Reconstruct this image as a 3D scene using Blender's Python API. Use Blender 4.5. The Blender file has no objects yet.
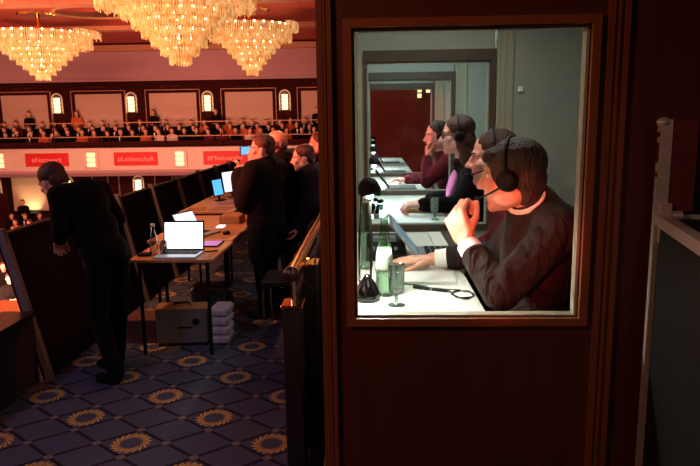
import bpy, math, random
from mathutils import Vector, Matrix
random.seed(7)
PI = math.pi
V = Vector
scene = bpy.context.scene
COL = scene.collection

# ------------------------------------------------------------------ colours / materials
def lin(c):
    if isinstance(c, str):
        c = tuple(int(c[i:i + 2], 16) / 255 for i in (0, 2, 4))
    return tuple((x / 12.92 if x <= .04045 else ((x + .055) / 1.055) ** 2.4) for x in c) + (1.0,)

class NT:
    """tiny node-tree helper"""
    def __init__(self, m):
        m.use_nodes = True
        self.t = m.node_tree
        self.n = self.t.nodes
        self.bsdf = self.n.get('Principled BSDF')
        self.out = self.n.get('Material Output')
    def new(self, kind, **kw):
        n = self.n.new(kind)
        for k, v in kw.items():
            setattr(n, k, v)
        return n
    def link(self, a, b):
        self.t.links.new(a, b)
    def math(self, op, a, b=None, c=None):
        n = self.new('ShaderNodeMath', operation=op)
        for i, v in enumerate((a, b, c)):
            if v is None:
                continue
            if isinstance(v, (int, float)):
                n.inputs[i].default_value = v
            else:
                self.link(v, n.inputs[i])
        return n.outputs[0]
    def mix(self, fac, a, b):
        n = self.new('ShaderNodeMix', data_type='RGBA')
        if isinstance(fac, (int, float)):
            n.inputs[0].default_value = fac
        else:
            self.link(fac, n.inputs[0])
        for i, v in ((6, a), (7, b)):
            if isinstance(v, tuple):
                n.inputs[i].default_value = v
            else:
                self.link(v, n.inputs[i])
        return n.outputs[2]

def mat(name, col, rough=.6, metal=0, noise=0.25, scale=30, bump=0, emit=None, estr=0, spec=.5, stretch=None, fold=0):
    m = bpy.data.materials.new(name)
    t = NT(m)
    b = t.bsdf
    c = lin(col)
    tc = t.new('ShaderNodeTexCoord')
    nz = t.new('ShaderNodeTexNoise')
    nz.inputs['Scale'].default_value = scale
    nz.inputs['Detail'].default_value = 3
    if stretch:
        mp = t.new('ShaderNodeMapping')
        mp.inputs['Scale'].default_value = stretch
        t.link(tc.outputs['Object'], mp.inputs['Vector'])
        t.link(mp.outputs[0], nz.inputs['Vector'])
    else:
        t.link(tc.outputs['Object'], nz.inputs['Vector'])
    lo = tuple(x * (1 - noise) for x in c[:3]) + (1,)
    hi = tuple(min(1, x * (1 + noise)) for x in c[:3]) + (1,)
    t.link(t.mix(nz.outputs['Fac'], lo, hi), b.inputs['Base Color'])
    b.inputs['Roughness'].default_value = rough
    b.inputs['Metallic'].default_value = metal
    b.inputs['Specular IOR Level'].default_value = spec
    if bump:
        bp = t.new('ShaderNodeBump')
        bp.inputs['Strength'].default_value = bump
        bp.inputs['Distance'].default_value = .01
        t.link(nz.outputs['Fac'], bp.inputs['Height'])
        t.link(bp.outputs[0], b.inputs['Normal'])
    if fold:      # soft cloth creases
        n2 = t.new('ShaderNodeTexNoise'); n2.inputs['Scale'].default_value = 9; n2.inputs['Detail'].default_value = 2; n2.inputs['Distortion'].default_value = 1.2
        mp2 = t.new('ShaderNodeMapping'); mp2.inputs['Scale'].default_value = (1.6, 1, .8); mp2.inputs['Rotation'].default_value = (.4, .7, .2)
        t.link(tc.outputs['Object'], mp2.inputs['Vector']); t.link(mp2.outputs[0], n2.inputs['Vector'])
        b2 = t.new('ShaderNodeBump'); b2.inputs['Strength'].default_value = fold; b2.inputs['Distance'].default_value = .06
        t.link(n2.outputs['Fac'], b2.inputs['Height'])
        if bump: t.link(bp.outputs[0], b2.inputs['Normal'])
        t.link(b2.outputs[0], b.inputs['Normal'])
    if emit:
        b.inputs['Emission Color'].default_value = lin(emit)
        b.inputs['Emission Strength'].default_value = estr
    return m

def glass_mat(name, tint='ffffff', refl=.06, fr=.6):
    """thin sheet glass: clear with fresnel reflection"""
    m = bpy.data.materials.new(name)
    t = NT(m)
    t.n.remove(t.bsdf)
    tr = t.new('ShaderNodeBsdfTransparent')
    tr.inputs[0].default_value = lin(tint)
    gl = t.new('ShaderNodeBsdfGlossy')
    gl.inputs['Roughness'].default_value = .01
    lw = t.new('ShaderNodeLayerWeight')
    lw.inputs[0].default_value = .35
    f = t.math('MULTIPLY_ADD', lw.outputs['Fresnel'], fr, refl * .3)
    mx = t.new('ShaderNodeMixShader')
    t.link(f, mx.inputs[0])
    t.link(tr.outputs[0], mx.inputs[1])
    t.link(gl.outputs[0], mx.inputs[2])
    t.link(mx.outputs[0], t.out.inputs['Surface'])
    return m

M = {}
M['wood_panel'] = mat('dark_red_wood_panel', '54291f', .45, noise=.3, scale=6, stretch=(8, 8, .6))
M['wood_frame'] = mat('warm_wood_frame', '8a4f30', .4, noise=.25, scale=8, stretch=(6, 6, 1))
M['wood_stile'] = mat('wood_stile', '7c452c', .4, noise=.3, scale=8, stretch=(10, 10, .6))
M['booth_grey'] = mat('booth_grey_cloth', 'a5a89c', .9, noise=.10, scale=260, bump=.15)
M['booth_profile'] = mat('beige_profile', 'aaa48e', .5, noise=.06)
M['shaded_frame'] = mat('shaded_wood_frame', '4a3a2c', .6)  # inner window frames: brown wood with its shade put into the colour
M['table_top'] = mat('pale_table_laminate', 'e4e6da', .45, noise=.04)
M['orange_table'] = mat('orange_wood_laminate', 'b9804f', .5, noise=.15, scale=10)
M['paper'] = mat('white_paper', 'eeeee6', .8, noise=.04)
M['card'] = mat('brown_card', 'a8744a', .8, noise=.12)
M['black'] = mat('matte_black', '0d0d0f', .7, noise=.2, spec=.2)
M['black_gloss'] = mat('gloss_black', '08080a', .2)
M['dark_panel'] = mat('dark_fabric_panel', '1c1418', .95, spec=.15, noise=.3, scale=60)
M['kerb'] = mat('dark_plum_wall', '2a1422', .8, noise=.2)
M['alu'] = mat('brushed_aluminium', 'b0a8a4', .4, .4, noise=.2, scale=60)
M['alu_dull'] = mat('dull_grey_strut', '7e726a', .7, .1, noise=.2)
M['alu_case'] = mat('grey_case_shell', '6a6a6a', .55, .2, noise=.15, scale=80)
M['brass'] = mat('polished_brass', 'f0b868', .10, 1, noise=.1)
M['newel'] = mat('dark_newel_wood', '1c0f0e', .5)
M['ball'] = mat('mahogany_knob', '34120e', .3)
M['chrome'] = mat('chrome', 'c8c8c8', .15, 1)
M['white'] = mat('white_cotton', 'f2f2ee', .8, noise=.03)
M['suit'] = mat('charcoal_brown_suit', '29221f', .85, noise=.25, scale=400, bump=.1, fold=.8, spec=.2)
M['suit_black'] = mat('black_suit', '070607', .95, spec=.15, noise=.3, scale=200)
M['suit_navy'] = mat('dark_navy_suit', '14121a', .95, spec=.15, noise=.3, scale=200)
M['maroon'] = mat('maroon_jacket', '5a1f28', .8, noise=.2, scale=200, fold=.6, spec=.2)
M['pink'] = mat('pink_blouse', 'd86fae', .7, noise=.08)
M['red_shirt'] = mat('red_shirt', '5e1626', .8, noise=.15, fold=.6, spec=.2)
M['orange_shirt'] = mat('orange_shirt', 'b8542c', .8, noise=.15)
M['skin'] = mat('skin', 'd79f82', .5, noise=.10, scale=25, bump=.05)
M['skin_pink'] = mat('skin_fair', 'eca696', .5, noise=.08, scale=25)
M['hair_dark'] = mat('dark_brown_hair', '3a2015', .6, noise=.85, scale=28, bump=1.0, stretch=(5, 5, .7))
M['hair_brown'] = mat('brown_hair', '4a2014', .6, noise=.85, scale=28, bump=1.0, stretch=(5, 5, .7))
M['hair_grey'] = mat('grey_hair', '6a5a50', .6, noise=.4, scale=90, bump=.4)
M['eye_white'] = mat('eye_white', 'eae6e0', .2)
M['iris'] = mat('eye_dark', '2a1810', .15)
M['lip'] = mat('lip', 'a8605a', .5)
M['cable'] = mat('black_cable', '101010', .5)
M['plaster_pink'] = mat('cream_plaster', 'd9bfb4', .7, noise=.06, scale=4)
M['mauve'] = mat('mauve_plaster', 'b08890', .8, noise=.08, scale=2)
M['ceiling_red'] = mat('red_ceiling', 'b04038', .7, noise=.2, scale=1.2)
M['beam'] = mat('tan_wood_beam', 'b07a58', .55, noise=.2, scale=3)
M['wall_wood'] = mat('dark_mahogany_wall', '33100d', .9, spec=.1, noise=.35, scale=3, stretch=(3, 3, .5))
M['screen_cloth'] = mat('pale_wall_screen', 'c0a090', .8, noise=.05, scale=2)
M['red_sign'] = mat('red_sign', 'd02024', .6, noise=.05)
M['sign_text'] = mat('sign_lettering', 'f0a8a0', .6, noise=.02)
M['sconce'] = mat('sconce_glow', 'fff0d0', .4, emit='ffe2a0', estr=2.2)
M['fascia_glow'] = mat('fascia_lamp_glow', 'fff0c8', .4, emit='ffdf9a', estr=1.25)
M['white_trim'] = mat('white_trim', 'd8c8c0', .5)
M['bulb'] = mat('bulb_glow', 'fff6d8', .3, emit='fff0b8', estr=7)
M['hall_floor'] = mat('hall_floor', '3a1a18', .8)
M['hall_table'] = mat('hall_table_cloth', 'b07040', .7, noise=.1, scale=3)
M['stack_pink'] = mat('pale_wrapped_paper', 'b8a8b4', .6, noise=.2, scale=20)
M['crate_wood'] = mat('reddish_wood', '5a3024', .6)
M['plastic_clear'] = glass_mat('clear_plastic', 'c8c8c8', .2)
M['glass'] = glass_mat('booth_glass', 'f0f6f4', .04)
M['glassware'] = glass_mat('drinking_glass', 'dfe8e4', .2, .5)
M['green_glass'] = glass_mat('green_bottle_glass', 'c4deca', .25, .5)
M['bottle_glass'] = glass_mat('clear_bottle_glass', 'd8d4d0', .4)
M['label'] = mat('bottle_label', 'c4d4c0', .6)
M['screen_white'] = mat('screen_white', 'ffffff', .3, emit='f0f8ff', estr=2.5)
M['screen_blue'] = mat('screen_blue', '60c0ff', .3, emit='4ab0f0', estr=1.3)
M['screen_page'] = mat('screen_page', 'e0f0ff', .3, emit='d6ecff', estr=1.3)
M['screen_violet'] = mat('screen_violet', 'a070d0', .3, emit='a060c8', estr=.55)
M['screen_glow_blue'] = mat('painted_screen_glow', 'a8d0e8', .35)  # pale blue; on the keyboard base it stands for the screen's light
M['grey_plastic'] = mat('grey_plastic', '6a7478', .4)
M['road_case'] = mat('black_laminate_case', '101210', .7, spec=.2, noise=.25, scale=40)
M['red_lining'] = mat('red_lining', '501414', .8)
M['end_wall'] = mat('red_end_wall', '7a2a22', .7, noise=.3, scale=2)

def crystal_mat():
    m = bpy.data.materials.new('crystal_rods')
    t = NT(m)
    b = t.bsdf
    tc = t.new('ShaderNodeTexCoord')
    nz = t.new('ShaderNodeTexNoise')
    nz.inputs['Scale'].default_value = 7
    nz.inputs['Detail'].default_value = 4
    t.link(tc.outputs['Object'], nz.inputs['Vector'])
    r = t.new('ShaderNodeValToRGB')
    e = r.color_ramp.elements
    e[0].position = .32; e[0].color = lin('8a4c1c')
    e[1].position = .66; e[1].color = lin('fde2a4')
    x = r.color_ramp.elements.new(.5); x.color = lin('e6ae66')
    t.link(nz.outputs['Fac'], r.inputs[0])
    t.link(r.outputs[0], b.inputs['Emission Color'])  # light of the bulbs put into the rods as a patchy glow
    b.inputs['Emission Strength'].default_value = .54
    b.inputs['Base Color'].default_value = lin('c89858')
    b.inputs['Roughness'].default_value = .3
    return m
M['crystal'] = crystal_mat()

def carpet_mat():
    m = bpy.data.materials.new('patterned_carpet')
    t = NT(m)
    tc = t.new('ShaderNodeTexCoord')
    sx = t.new('ShaderNodeSeparateXYZ')
    t.link(tc.outputs['Object'], sx.inputs[0])
    x = t.math('ADD', sx.outputs[0], 1.346)
    y = t.math('SUBTRACT', sx.outputs[1], 3.863)
    p = t.math('DIVIDE', x, .39)
    q = t.math('DIVIDE', y, .305)
    s = t.math('MULTIPLY', t.math('SUBTRACT', p, q), .5)
    tt = t.math('MULTIPLY', t.math('ADD', p, q), .5)
    def near(v, off, per):   # distance to the nearest (off + k*per)
        a = t.math('SUBTRACT', v, off - per / 2)
        f = t.math('FLOORED_MODULO', a, per)
        return t.math('SUBTRACT', f, per / 2)
    ls, lt = near(s, .25, .5), near(tt, .25, .5)
    la, lb = t.math('ABSOLUTE', ls), t.math('ABSOLUTE', lt)
    line = t.math('LESS_THAN', t.math('MINIMUM', la, lb), .022)
    dot = t.math('LESS_THAN', t.math('ADD', t.math('POWER', la, 2.0), t.math('POWER', lb, 2.0)), .0022)
    rs, rt = near(s, 0, 1), near(tt, 0, 1)
    rx = t.math('MULTIPLY', t.math('ADD', rs, rt), .39)
    ry = t.math('MULTIPLY', t.math('SUBTRACT', rt, rs), .305)
    rad = t.math('SQRT', t.math('ADD', t.math('POWER', rx, 2.0), t.math('POWER', ry, 2.0)))
    ang = t.math('ARCTAN2', ry, rx)
    tooth = t.math('SINE', t.math('ADD', t.math('MULTIPLY', ang, 18), t.math('MULTIPLY', rad, 90)))
    outer = t.math('MULTIPLY_ADD', tooth, .010, .100)
    inner = t.math('MULTIPLY_ADD', tooth, -.006, .062)
    ring = t.math('MULTIPLY', t.math('LESS_THAN', rad, outer), t.math('GREATER_THAN', rad, inner))
    gap = t.math('GREATER_THAN', t.math('SINE', t.math('ADD', t.math('MULTIPLY', ang, 18), t.math('MULTIPLY', rad, 220))), -.55)
    ring = t.math('MULTIPLY', ring, gap)
    nz = t.new('ShaderNodeTexNoise')
    nz.inputs['Scale'].default_value = 60
    nz.inputs['Detail'].default_value = 4
    t.link(tc.outputs['Object'], nz.inputs['Vector'])
    base = t.mix(nz.outputs['Fac'], lin('40404c'), lin('5c5a68'))
    c = t.mix(line, base, lin('282430'))
    c = t.mix(dot, c, lin('7c6a60'))
    gold = t.mix(nz.outputs['Fac'], lin('a87020'), lin('f4c060'))
    c = t.mix(ring, c, gold)
    t.link(c, t.bsdf.inputs['Base Color'])
    t.bsdf.inputs['Roughness'].default_value = .95
    t.bsdf.inputs['Specular IOR Level'].default_value = .1
    bp = t.new('ShaderNodeBump')
    bp.inputs['Strength'].default_value = .3
    bp.inputs['Distance'].default_value = .01
    t.link(nz.outputs['Fac'], bp.inputs['Height'])
    t.link(bp.outputs[0], t.bsdf.inputs['Normal'])
    return m
M['carpet'] = carpet_mat()

# ------------------------------------------------------------------ mesh builder
def basis(d):
    d = V(d).normalized()
    u = V((0, 0, 1)) if abs(d.z) < .9 else V((1, 0, 0))
    a = d.cross(u).normalized()
    return a, d.cross(a).normalized(), d

class MB:
    def __init__(self):
        self.v = []; self.f = []; self.m = []; self.cur = 0
    def add(self, vs, fs):
        o = len(self.v)
        self.v += [V(p) for p in vs]
        self.f += [tuple(i + o for i in q) for q in fs]
        self.m += [self.cur] * len(fs)
        return self
    def box(self, lo, hi, rot=None, pivot=None, bev=0):
        (x0, y0, z0), (x1, y1, z1) = lo, hi
        if bev:
            b = bev
            vs = []
            for z, k in ((z0, b), (z0 + b, 0), (z1 - b, 0), (z1, b)):
                for (x, y) in ((x0 + k, y0 + b), (x0 + b, y0 + k), (x1 - b, y0 + k), (x1 - k, y0 + b), (x1 - k, y1 - b), (x1 - b, y1 - k), (x0 + b, y1 - k), (x0 + k, y1 - b)):
                    vs.append(V((x, y, z)))
            fs = [tuple(range(7, -1, -1)), tuple(range(24, 32))]
            for r in range(3):
                for i in range(8):
                    j = (i + 1) % 8
                    fs.append((r * 8 + i, r * 8 + j, r * 8 + 8 + j, r * 8 + 8 + i))
        else:
            vs = [V((x, y, z)) for z in (z0, z1) for x, y in ((x0, y0), (x1, y0), (x1, y1), (x0, y1))]
            fs = [(3, 2, 1, 0), (4, 5, 6, 7), (0, 1, 5, 4), (1, 2, 6, 5), (2, 3, 7, 6), (3, 0, 4, 7)]
        if rot:
            p = V(pivot) if pivot else (V(lo) + V(hi)) / 2
            vs = [rot @ (v - p) + p for v in vs]
        return self.add(vs, fs)
    def cyl(self, p0, p1, r0, r1=None, n=12, cap=True):
        r1 = r0 if r1 is None else r1
        p0, p1 = V(p0), V(p1)
        a, b, d = basis(p1 - p0)
        vs = [p + (a * math.cos(2 * PI * i / n) + b * math.sin(2 * PI * i / n)) * r for p, r in ((p0, r0), (p1, r1)) for i in range(n)]
        fs = [(i, (i + 1) % n, n + (i + 1) % n, n + i) for i in range(n)]
        if cap:
            fs += [tuple(range(n - 1, -1, -1)), tuple(range(n, 2 * n))]
        return self.add(vs, fs)
    def lathe(self, prof, c=(0, 0, 0), n=20, rot=None):
        c = V(c); vs = []; fs = []
        for r, z in prof:
            for i in range(n):
                p = V((r * math.cos(2 * PI * i / n), r * math.sin(2 * PI * i / n), z))
                vs.append((rot @ p if rot else p) + c)
        for k in range(len(prof) - 1):
            for i in range(n):
                j = (i + 1) % n
                fs.append((k * n + i, k * n + j, k * n + n + j, k * n + n + i))
        if prof[0][0] > 1e-4: fs.append(tuple(range(n - 1, -1, -1)))
        if prof[-1][0] > 1e-4: fs.append(tuple((len(prof) - 1) * n + i for i in range(n)))
        return self.add(vs, fs)
    def ell(self, c, r, rot=None, n=16, m=10):
        c = V(c); vs = []; fs = []
        for k in range(m + 1):
            t = PI * k / m
            for i in range(n):
                a = 2 * PI * i / n
                p = V((r[0] * math.sin(t) * math.cos(a), r[1] * math.sin(t) * math.sin(a), -r[2] * math.cos(t)))
                vs.append((rot @ p if rot else p) + c)
        for k in range(m):
            for i in range(n):
                j = (i + 1) % n
                if k == 0: fs.append((i, n + j, n + i)) if i >= 0 else None
                elif k == m - 1: fs.append((k * n + i, k * n + j, k * n + n + i))
                else: fs.append((k * n + i, k * n + j, k * n + n + j, k * n + n + i))
        # collapse pole rings
        o = len(self.v)
        self.add(vs, [])
        mp = {}
        for i in range(n): mp[i] = 0; mp[m * n + i] = m * n
        for q in fs:
            self.f.append(tuple(mp.get(i, i) + o for i in q)); self.m.append(self.cur)
        return self
    def cap(self, p0, p1, r0, r1=None, n=12):
        """closed capsule with tapering radius"""
        r1 = r0 if r1 is None else r1
        p0, p1 = V(p0), V(p1)
        if (p1 - p0).length < 1e-5: p1 = p0 + V((0, 0, 1e-4))
        a, b, d = basis(p1 - p0)
        rings = []
        for k in range(1, 5):
            t = PI / 2 * (1 - k / 4)
            rings.append((p0 - d * r0 * math.sin(t), r0 * math.cos(t)))
        for k in range(4):
            t = PI / 2 * k / 4
            rings.append((p1 + d * r1 * math.sin(t), r1 * math.cos(t)))
        vs = [p0 - d * r0]
        for p, r in rings:
            vs += [p + (a * math.cos(2 * PI * i / n) + b * math.sin(2 * PI * i / n)) * r for i in range(n)]
        vs.append(p1 + d * r1)
        fs = [(0, 1 + (i + 1) % n, 1 + i) for i in range(n)]
        for k in range(len(rings) - 1):
            for i in range(n):
                j = (i + 1) % n
                fs.append((1 + k * n + i, 1 + k * n + j, 1 + k * n + n + j, 1 + k * n + n + i))
        L = 1 + (len(rings) - 1) * n
        fs += [(L + i, L + (i + 1) % n, len(vs) - 1) for i in range(n)]
        return self.add(vs, fs)
    def tube(self, pts, r, n=8):
        pts = [V(p) for p in pts]
        vs = []; fs = []
        prev = None
        for k, p in enumerate(pts):
            d = (pts[min(k + 1, len(pts) - 1)] - pts[max(k - 1, 0)]).normalized()
            if prev is None:
                a, b, _ = basis(d)
            else:
                a = (prev - d * prev.dot(d)).normalized(); b = d.cross(a)
            prev = a
            vs += [p + (a * math.cos(2 * PI * i / n) + b * math.sin(2 * PI * i / n)) * r for i in range(n)]
        for k in range(len(pts) - 1):
            for i in range(n):
                j = (i + 1) % n
                fs.append((k * n + i, k * n + j, k * n + n + j, k * n + n + i))
        fs += [tuple(range(n - 1, -1, -1)), tuple((len(pts) - 1) * n + i for i in range(n))]
        return self.add(vs, fs)
    def prism(self, poly, ax, a0, a1):
        """extrude a polygon given in the two other axes along axis ax"""
        def mk(p, a):
            q = list(p); q.insert(ax, a); return V(q)
        n = len(poly)
        vs = [mk(p, a0) for p in poly] + [mk(p, a1) for p in poly]
        fs = [tuple(range(n - 1, -1, -1)), tuple(range(n, 2 * n))] + [(i, (i + 1) % n, n + (i + 1) % n, n + i) for i in range(n)]
        return self.add(vs, fs)
    def xf(self, mtx):
        self.v = [mtx @ v for v in self.v]; return self
    def mesh(self, name, mats, smooth=False):
        me = bpy.data.meshes.new(name)
        me.from_pydata([tuple(v) for v in self.v], [], self.f)
        for m in (mats if isinstance(mats, (list, tuple)) else [mats]):
            me.materials.append(m)
        me.polygons.foreach_set('material_index', self.m)
        if smooth:
            me.polygons.foreach_set('use_smooth', [True] * len(me.polygons))
        me.update()
        return me

def link_mesh(name, me, parent=None, loc=None):
    o = bpy.data.objects.new(name, me)
    COL.objects.link(o)
    if parent: o.parent = parent
    if loc: o.location = loc
    return o

def build(name, mb, m, parent=None, smooth=False, auto=False):
    """mesh given in world coordinates; stored relative to the root of its thing (or to its own base)"""
    root = parent
    off = V((0, 0, 0))
    while root is not None:
        off += root.location; root = root.parent
    if parent is None and mb.v:
        xs = [v.x for v in mb.v]; ys = [v.y for v in mb.v]; zs = [v.z for v in mb.v]
        off = V(((min(xs) + max(xs)) / 2, (min(ys) + max(ys)) / 2, min(zs)))
    mb.v = [v - off for v in mb.v]
    o = link_mesh(name, mb.mesh(name, m, smooth), parent)
    if parent is None: o.location = off
    if auto:
        o.data.polygons.foreach_set('use_smooth', [True] * len(o.data.polygons))
        md = o.modifiers.new('edges', 'EDGE_SPLIT'); md.split_angle = math.radians(35)
    return o

def remeshed(mb, voxel, smooth=4, fac=.5):
    """one continuous surface from overlapping closed shapes"""
    me = mb.mesh('tmp', [])
    o = bpy.data.objects.new('tmp', me); COL.objects.link(o)
    r = o.modifiers.new('r', 'REMESH'); r.mode = 'VOXEL'; r.voxel_size = voxel
    s = o.modifiers.new('s', 'SMOOTH'); s.factor = fac; s.iterations = smooth
    dg = bpy.context.evaluated_depsgraph_get(); dg.update()
    out = bpy.data.meshes.new_from_object(o.evaluated_get(dg))
    bpy.data.objects.remove(o); bpy.data.meshes.remove(me)
    out.materials.clear()
    out.polygons.foreach_set('use_smooth', [True] * len(out.polygons))
    return out

def build_re(name, mb, m, parent, voxel, smooth=4, fac=.5):
    off = V((0, 0, 0)); root = parent
    while root is not None:
        off += root.location; root = root.parent
    mb.v = [v - off for v in mb.v]
    me = remeshed(mb, voxel, smooth, fac)
    me.name = name
    me.materials.append(m)
    return link_mesh(name, me, parent)

def tag(o, label, cat, group=None, kind=None):
    o['label'] = label
    o['category'] = cat
    if group: o['group'] = group
    if kind: o['kind'] = kind
    return o

def thing(name, label, cat, loc, group=None):
    o = bpy.data.objects.new(name, None)
    o.empty_display_size = .05
    COL.objects.link(o); o.location = loc
    return tag(o, label, cat, group)

def struct(name, mb, m, label=None, auto=False):
    o = build(name, mb, m, auto=auto)
    o['kind'] = 'structure'
    if label: o['label'] = label
    return o

def copy_thing(o, loc, label=None, rz=None, scale=None):
    c = o.copy(); COL.objects.link(c); c.location = loc
    if rz is not None: c.rotation_euler = (0, 0, rz)
    if scale: c.scale = scale
    if label: c['label'] = label
    for ch in o.children:
        d = ch.copy(); COL.objects.link(d); d.parent = c
        for g in ch.children:
            e = g.copy(); COL.objects.link(e); e.parent = d
    return c

# ------------------------------------------------------------------ camera (1.75 m above the gallery carpet)
cam = bpy.data.cameras.new('camera'); co = bpy.data.objects.new('camera', cam); COL.objects.link(co)
F = 643.0
cam.sensor_width = 36; cam.lens = F / 700 * 36; cam.clip_start = .05; cam.clip_end = 200
dn = V((53.7, 3602, 643)).normalized()
fy = V((22, 0, 643.)); fy.y = -(dn.x * fy.x + dn.z * fy.z) / dn.y; fy.normalize()
up = -dn
rx = fy.cross(up)
# rows give world axes in (right, down, forward) camera terms
W = Matrix(((rx.x, -rx.y, -rx.z), (fy.x, -fy.y, -fy.z), (up.x, -up.y, -up.z)))
co.matrix_world = Matrix.Translation((0, 0, 1.75)) @ W.to_4x4()
scene.camera = co

# ================================================================== GALLERY: floor, parapet, rail
mb = MB().box((-2.5, -3.5, -.25), (6, 12, 0))
fl = build('floor', mb, M['carpet'])
fl.data.transform(Matrix.Translation(fl.location)); fl.location = (0, 0, 0)
fl['kind'] = 'structure'
struct('wall_back', MB().box((-4, -3.6, 0), (6, -3.5, 4.6)), M['end_wall'])
struct('wall_right', MB().box((3.4, -3.5, 0), (3.5, 14, 4.6)), M['wall_wood'])
struct('wall_gallery_end', MB().box((-.55, 13.2, 0), (3.4, 13.35, 4.6)), M['end_wall'])
struct('riser_platform', MB().box((-.2, 1.69, 0), (2.2, 10.4, .42)), M['kerb'])

# low wall and leaning screens on the hall side
lw_ = thing('low_wall', 'low dark plum wall along the hall edge of the carpet, in the lower left corner', 'wall', (-2.42, 2, 0))
lw_['kind'] = 'structure'
build('wall_body', MB().box((-2.48, -.5, 0), (-2.3, 4.1, .47)), M['kerb'], lw_)
build('top_rail', MB().box((-2.5, -.5, .47), (-2.28, 4.1, .5)), M['newel'], lw_)
names = ['nearest, beside the bending man', 'second from the camera, behind the bending man', 'third from the camera, behind the white laptop table', 'fourth from the camera, left of the blue screen', 'fifth from the camera, behind the blue screen', 'sixth from the camera, behind the white monitor', 'seventh from the camera, left of the standing group', 'farthest one, partly behind the standing group']
for i in range(8):
    y0 = 4.12 + .98 * i; y1 = y0 + .98
    t = thing('parapet_screen', 'dark leaning fabric screen, ' + names[i], 'screen', (-2.3, (y0 + y1) / 2, 0), 'leaning dark parapet screens')
    def lx(z): return -2.25 - .23 * z / 1.015
    build('fabric_panel', MB().prism([(lx(0) - .035, 0), (lx(0), 0), (lx(1.015), 1.015), (lx(1.015) - .035, 1.015)], 1, y0 + .005, y1 - .005), M['dark_panel'], t)
    build('strut', MB().prism([(lx(0), 0), (lx(0) + .04, 0), (lx(1.04) + .04, 1.06), (lx(1.04) - .01, 1.06)], 1, y0 - .02, y0 + .025), M['alu_dull'], t)
    build('top_bar', MB().box((lx(1.015) - .04, y0 + .03, 1.0), (lx(1.015) + .02, y1 - .03, 1.025)), M['black'], t)

# brass handrail with newel posts
t = thing('handrail', 'polished brass handrail with a dark round end knob on black posts beside the booth', 'handrail', (-.37, 2.95, 0))
build('rail_tube', MB().cyl((-.385, 2.93, 1.035), (-.385, 7.0, 1.035), .036, n=24, cap=True), M['brass'], t, auto=True)
build('end_knob', MB().ell((-.385, 2.92, 1.035), (.038, .036, .038)), M['ball'], t, smooth=True)
nw = build('newel_post', MB().box((-.425, 2.86, 0), (-.335, 2.98, .885), bev=.006), M['newel'], t)
build('brass_cap', MB().box((-.432, 2.85, .885), (-.328, 2.99, .9), bev=.004), M['brass'], nw)
build('pin', MB().cyl((-.378, 2.925, .9), (-.378, 2.925, 1.005), .012), M['chrome'], nw)
nw = build('newel_post', MB().box((-.362, 3.2, 0), (-.292, 3.32, 1.005), bev=.006), M['newel'], t)
build('bracket', MB().box((-.365, 3.19, 1.005), (-.285, 3.33, 1.018)).tube([(-.30, 3.24, 1.018), (-.30, 3.24, 1.045), (-.33, 3.24, 1.04), (-.36, 3.24, 1.03)], .008), M['brass'], nw)
build('infill_panel', MB().box((-.385, 2.98, .02), (-.36, 7.0, .93)), M['newel'], t)
for k in range(3):
    nw = build('newel_post', MB().box((-.42, 4.4 + k * 1.2, 0), (-.34, 4.5 + k * 1.2, .93)), M['newel'], t)
    build('pin', MB().cyl((-.38, 4.45 + k * 1.2, .93), (-.38, 4.45 + k * 1.2, 1.01), .012), M['chrome'], nw)

# ================================================================== INTERPRETER BOOTHS
BY = [1.75 + 1.6 * i for i in range(7)]      # partition planes
ZF = .42; ZT = 2.42
WX0, WX1, WZ0, WZ1 = -.053, .57, 1.193, 1.982
def partition(y, parent, outer, first):
    """side wall of a booth: window panel, solid panel, frame, glass"""
    th = .05
    z1 = WZ1 if first else WZ1 + .045
    wx0, wx1 = (WX0, WX1) if first else (WX0 + .028, WX1 + .025)
    mb = MB()
    for lo, hi in (((-.105, ZF), (wx0, ZT)), ((wx1, ZF), (.61, ZT)), ((wx0, ZF), (wx1, WZ0)), ((wx0, z1), (wx1, ZT))):
        mb.box((lo[0], y, lo[1]), (hi[0], y + th, hi[1]))
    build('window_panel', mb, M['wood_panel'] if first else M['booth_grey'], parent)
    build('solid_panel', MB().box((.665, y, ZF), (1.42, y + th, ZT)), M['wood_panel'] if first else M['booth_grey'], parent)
    # posts with grooves
    for x0, x1 in (((-.145, -.105), (.61, .665)) if first else ((-.145, -.06), (.628, .71))):
        p = MB().box((x0, y - .012, ZF), (x0 + .016, y + th + .01, ZT)).box((x0 + .016, y - .004, ZF), (x1 - .013, y + th, ZT)).box(((x0 + x1) / 2 - .004, y - .011, ZF), ((x0 + x1) / 2 + .004, y - .004, ZT)).box((x1 - .013, y - .012, ZF), (x1, y + th + .01, ZT))
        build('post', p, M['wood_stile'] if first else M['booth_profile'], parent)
    fr = MB(); w = .022 if first else .03
    ya, yb = (y - .014, y + th + .006)
    fr.box((wx0 - (w if first else .016), ya, WZ0 - w), (wx0, yb, z1 + (w if first else .055))).box((wx1, ya, WZ0 - w), (wx1 + w, yb, z1 + (w if first else .055)))
    fr.box((wx0, ya, WZ0 - w), (wx1, yb, WZ0)).box((wx0, ya, z1), (wx1, yb, z1 + (w if first else .055)))
    f = build('window_frame', fr, M['wood_frame'] if first else M['shaded_frame'], parent)
    bd = MB(); k = .008
    yc = y + .012
    bd.box((wx0, yc, WZ0), (wx0 + k, yb - .01, z1)).box((wx1 - k, yc, WZ0), (wx1, yb - .01, z1)).box((wx0 + k, yc, WZ0), (wx1 - k, yb - .01, WZ0 + k * .5)).box((wx0 + k, yc, z1 - k), (wx1 - k, yb - .01, z1))
    build('glazing_bead', bd, M['booth_profile'], f)
    g = MB(); g.add([(wx0, y + .02, WZ0), (wx1, y + .02, WZ0), (wx1, y + .02, z1), (wx0, y + .02, z1)], [(0, 1, 2, 3)])
    build('glass_pane', g, M['glass'], f)

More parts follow.
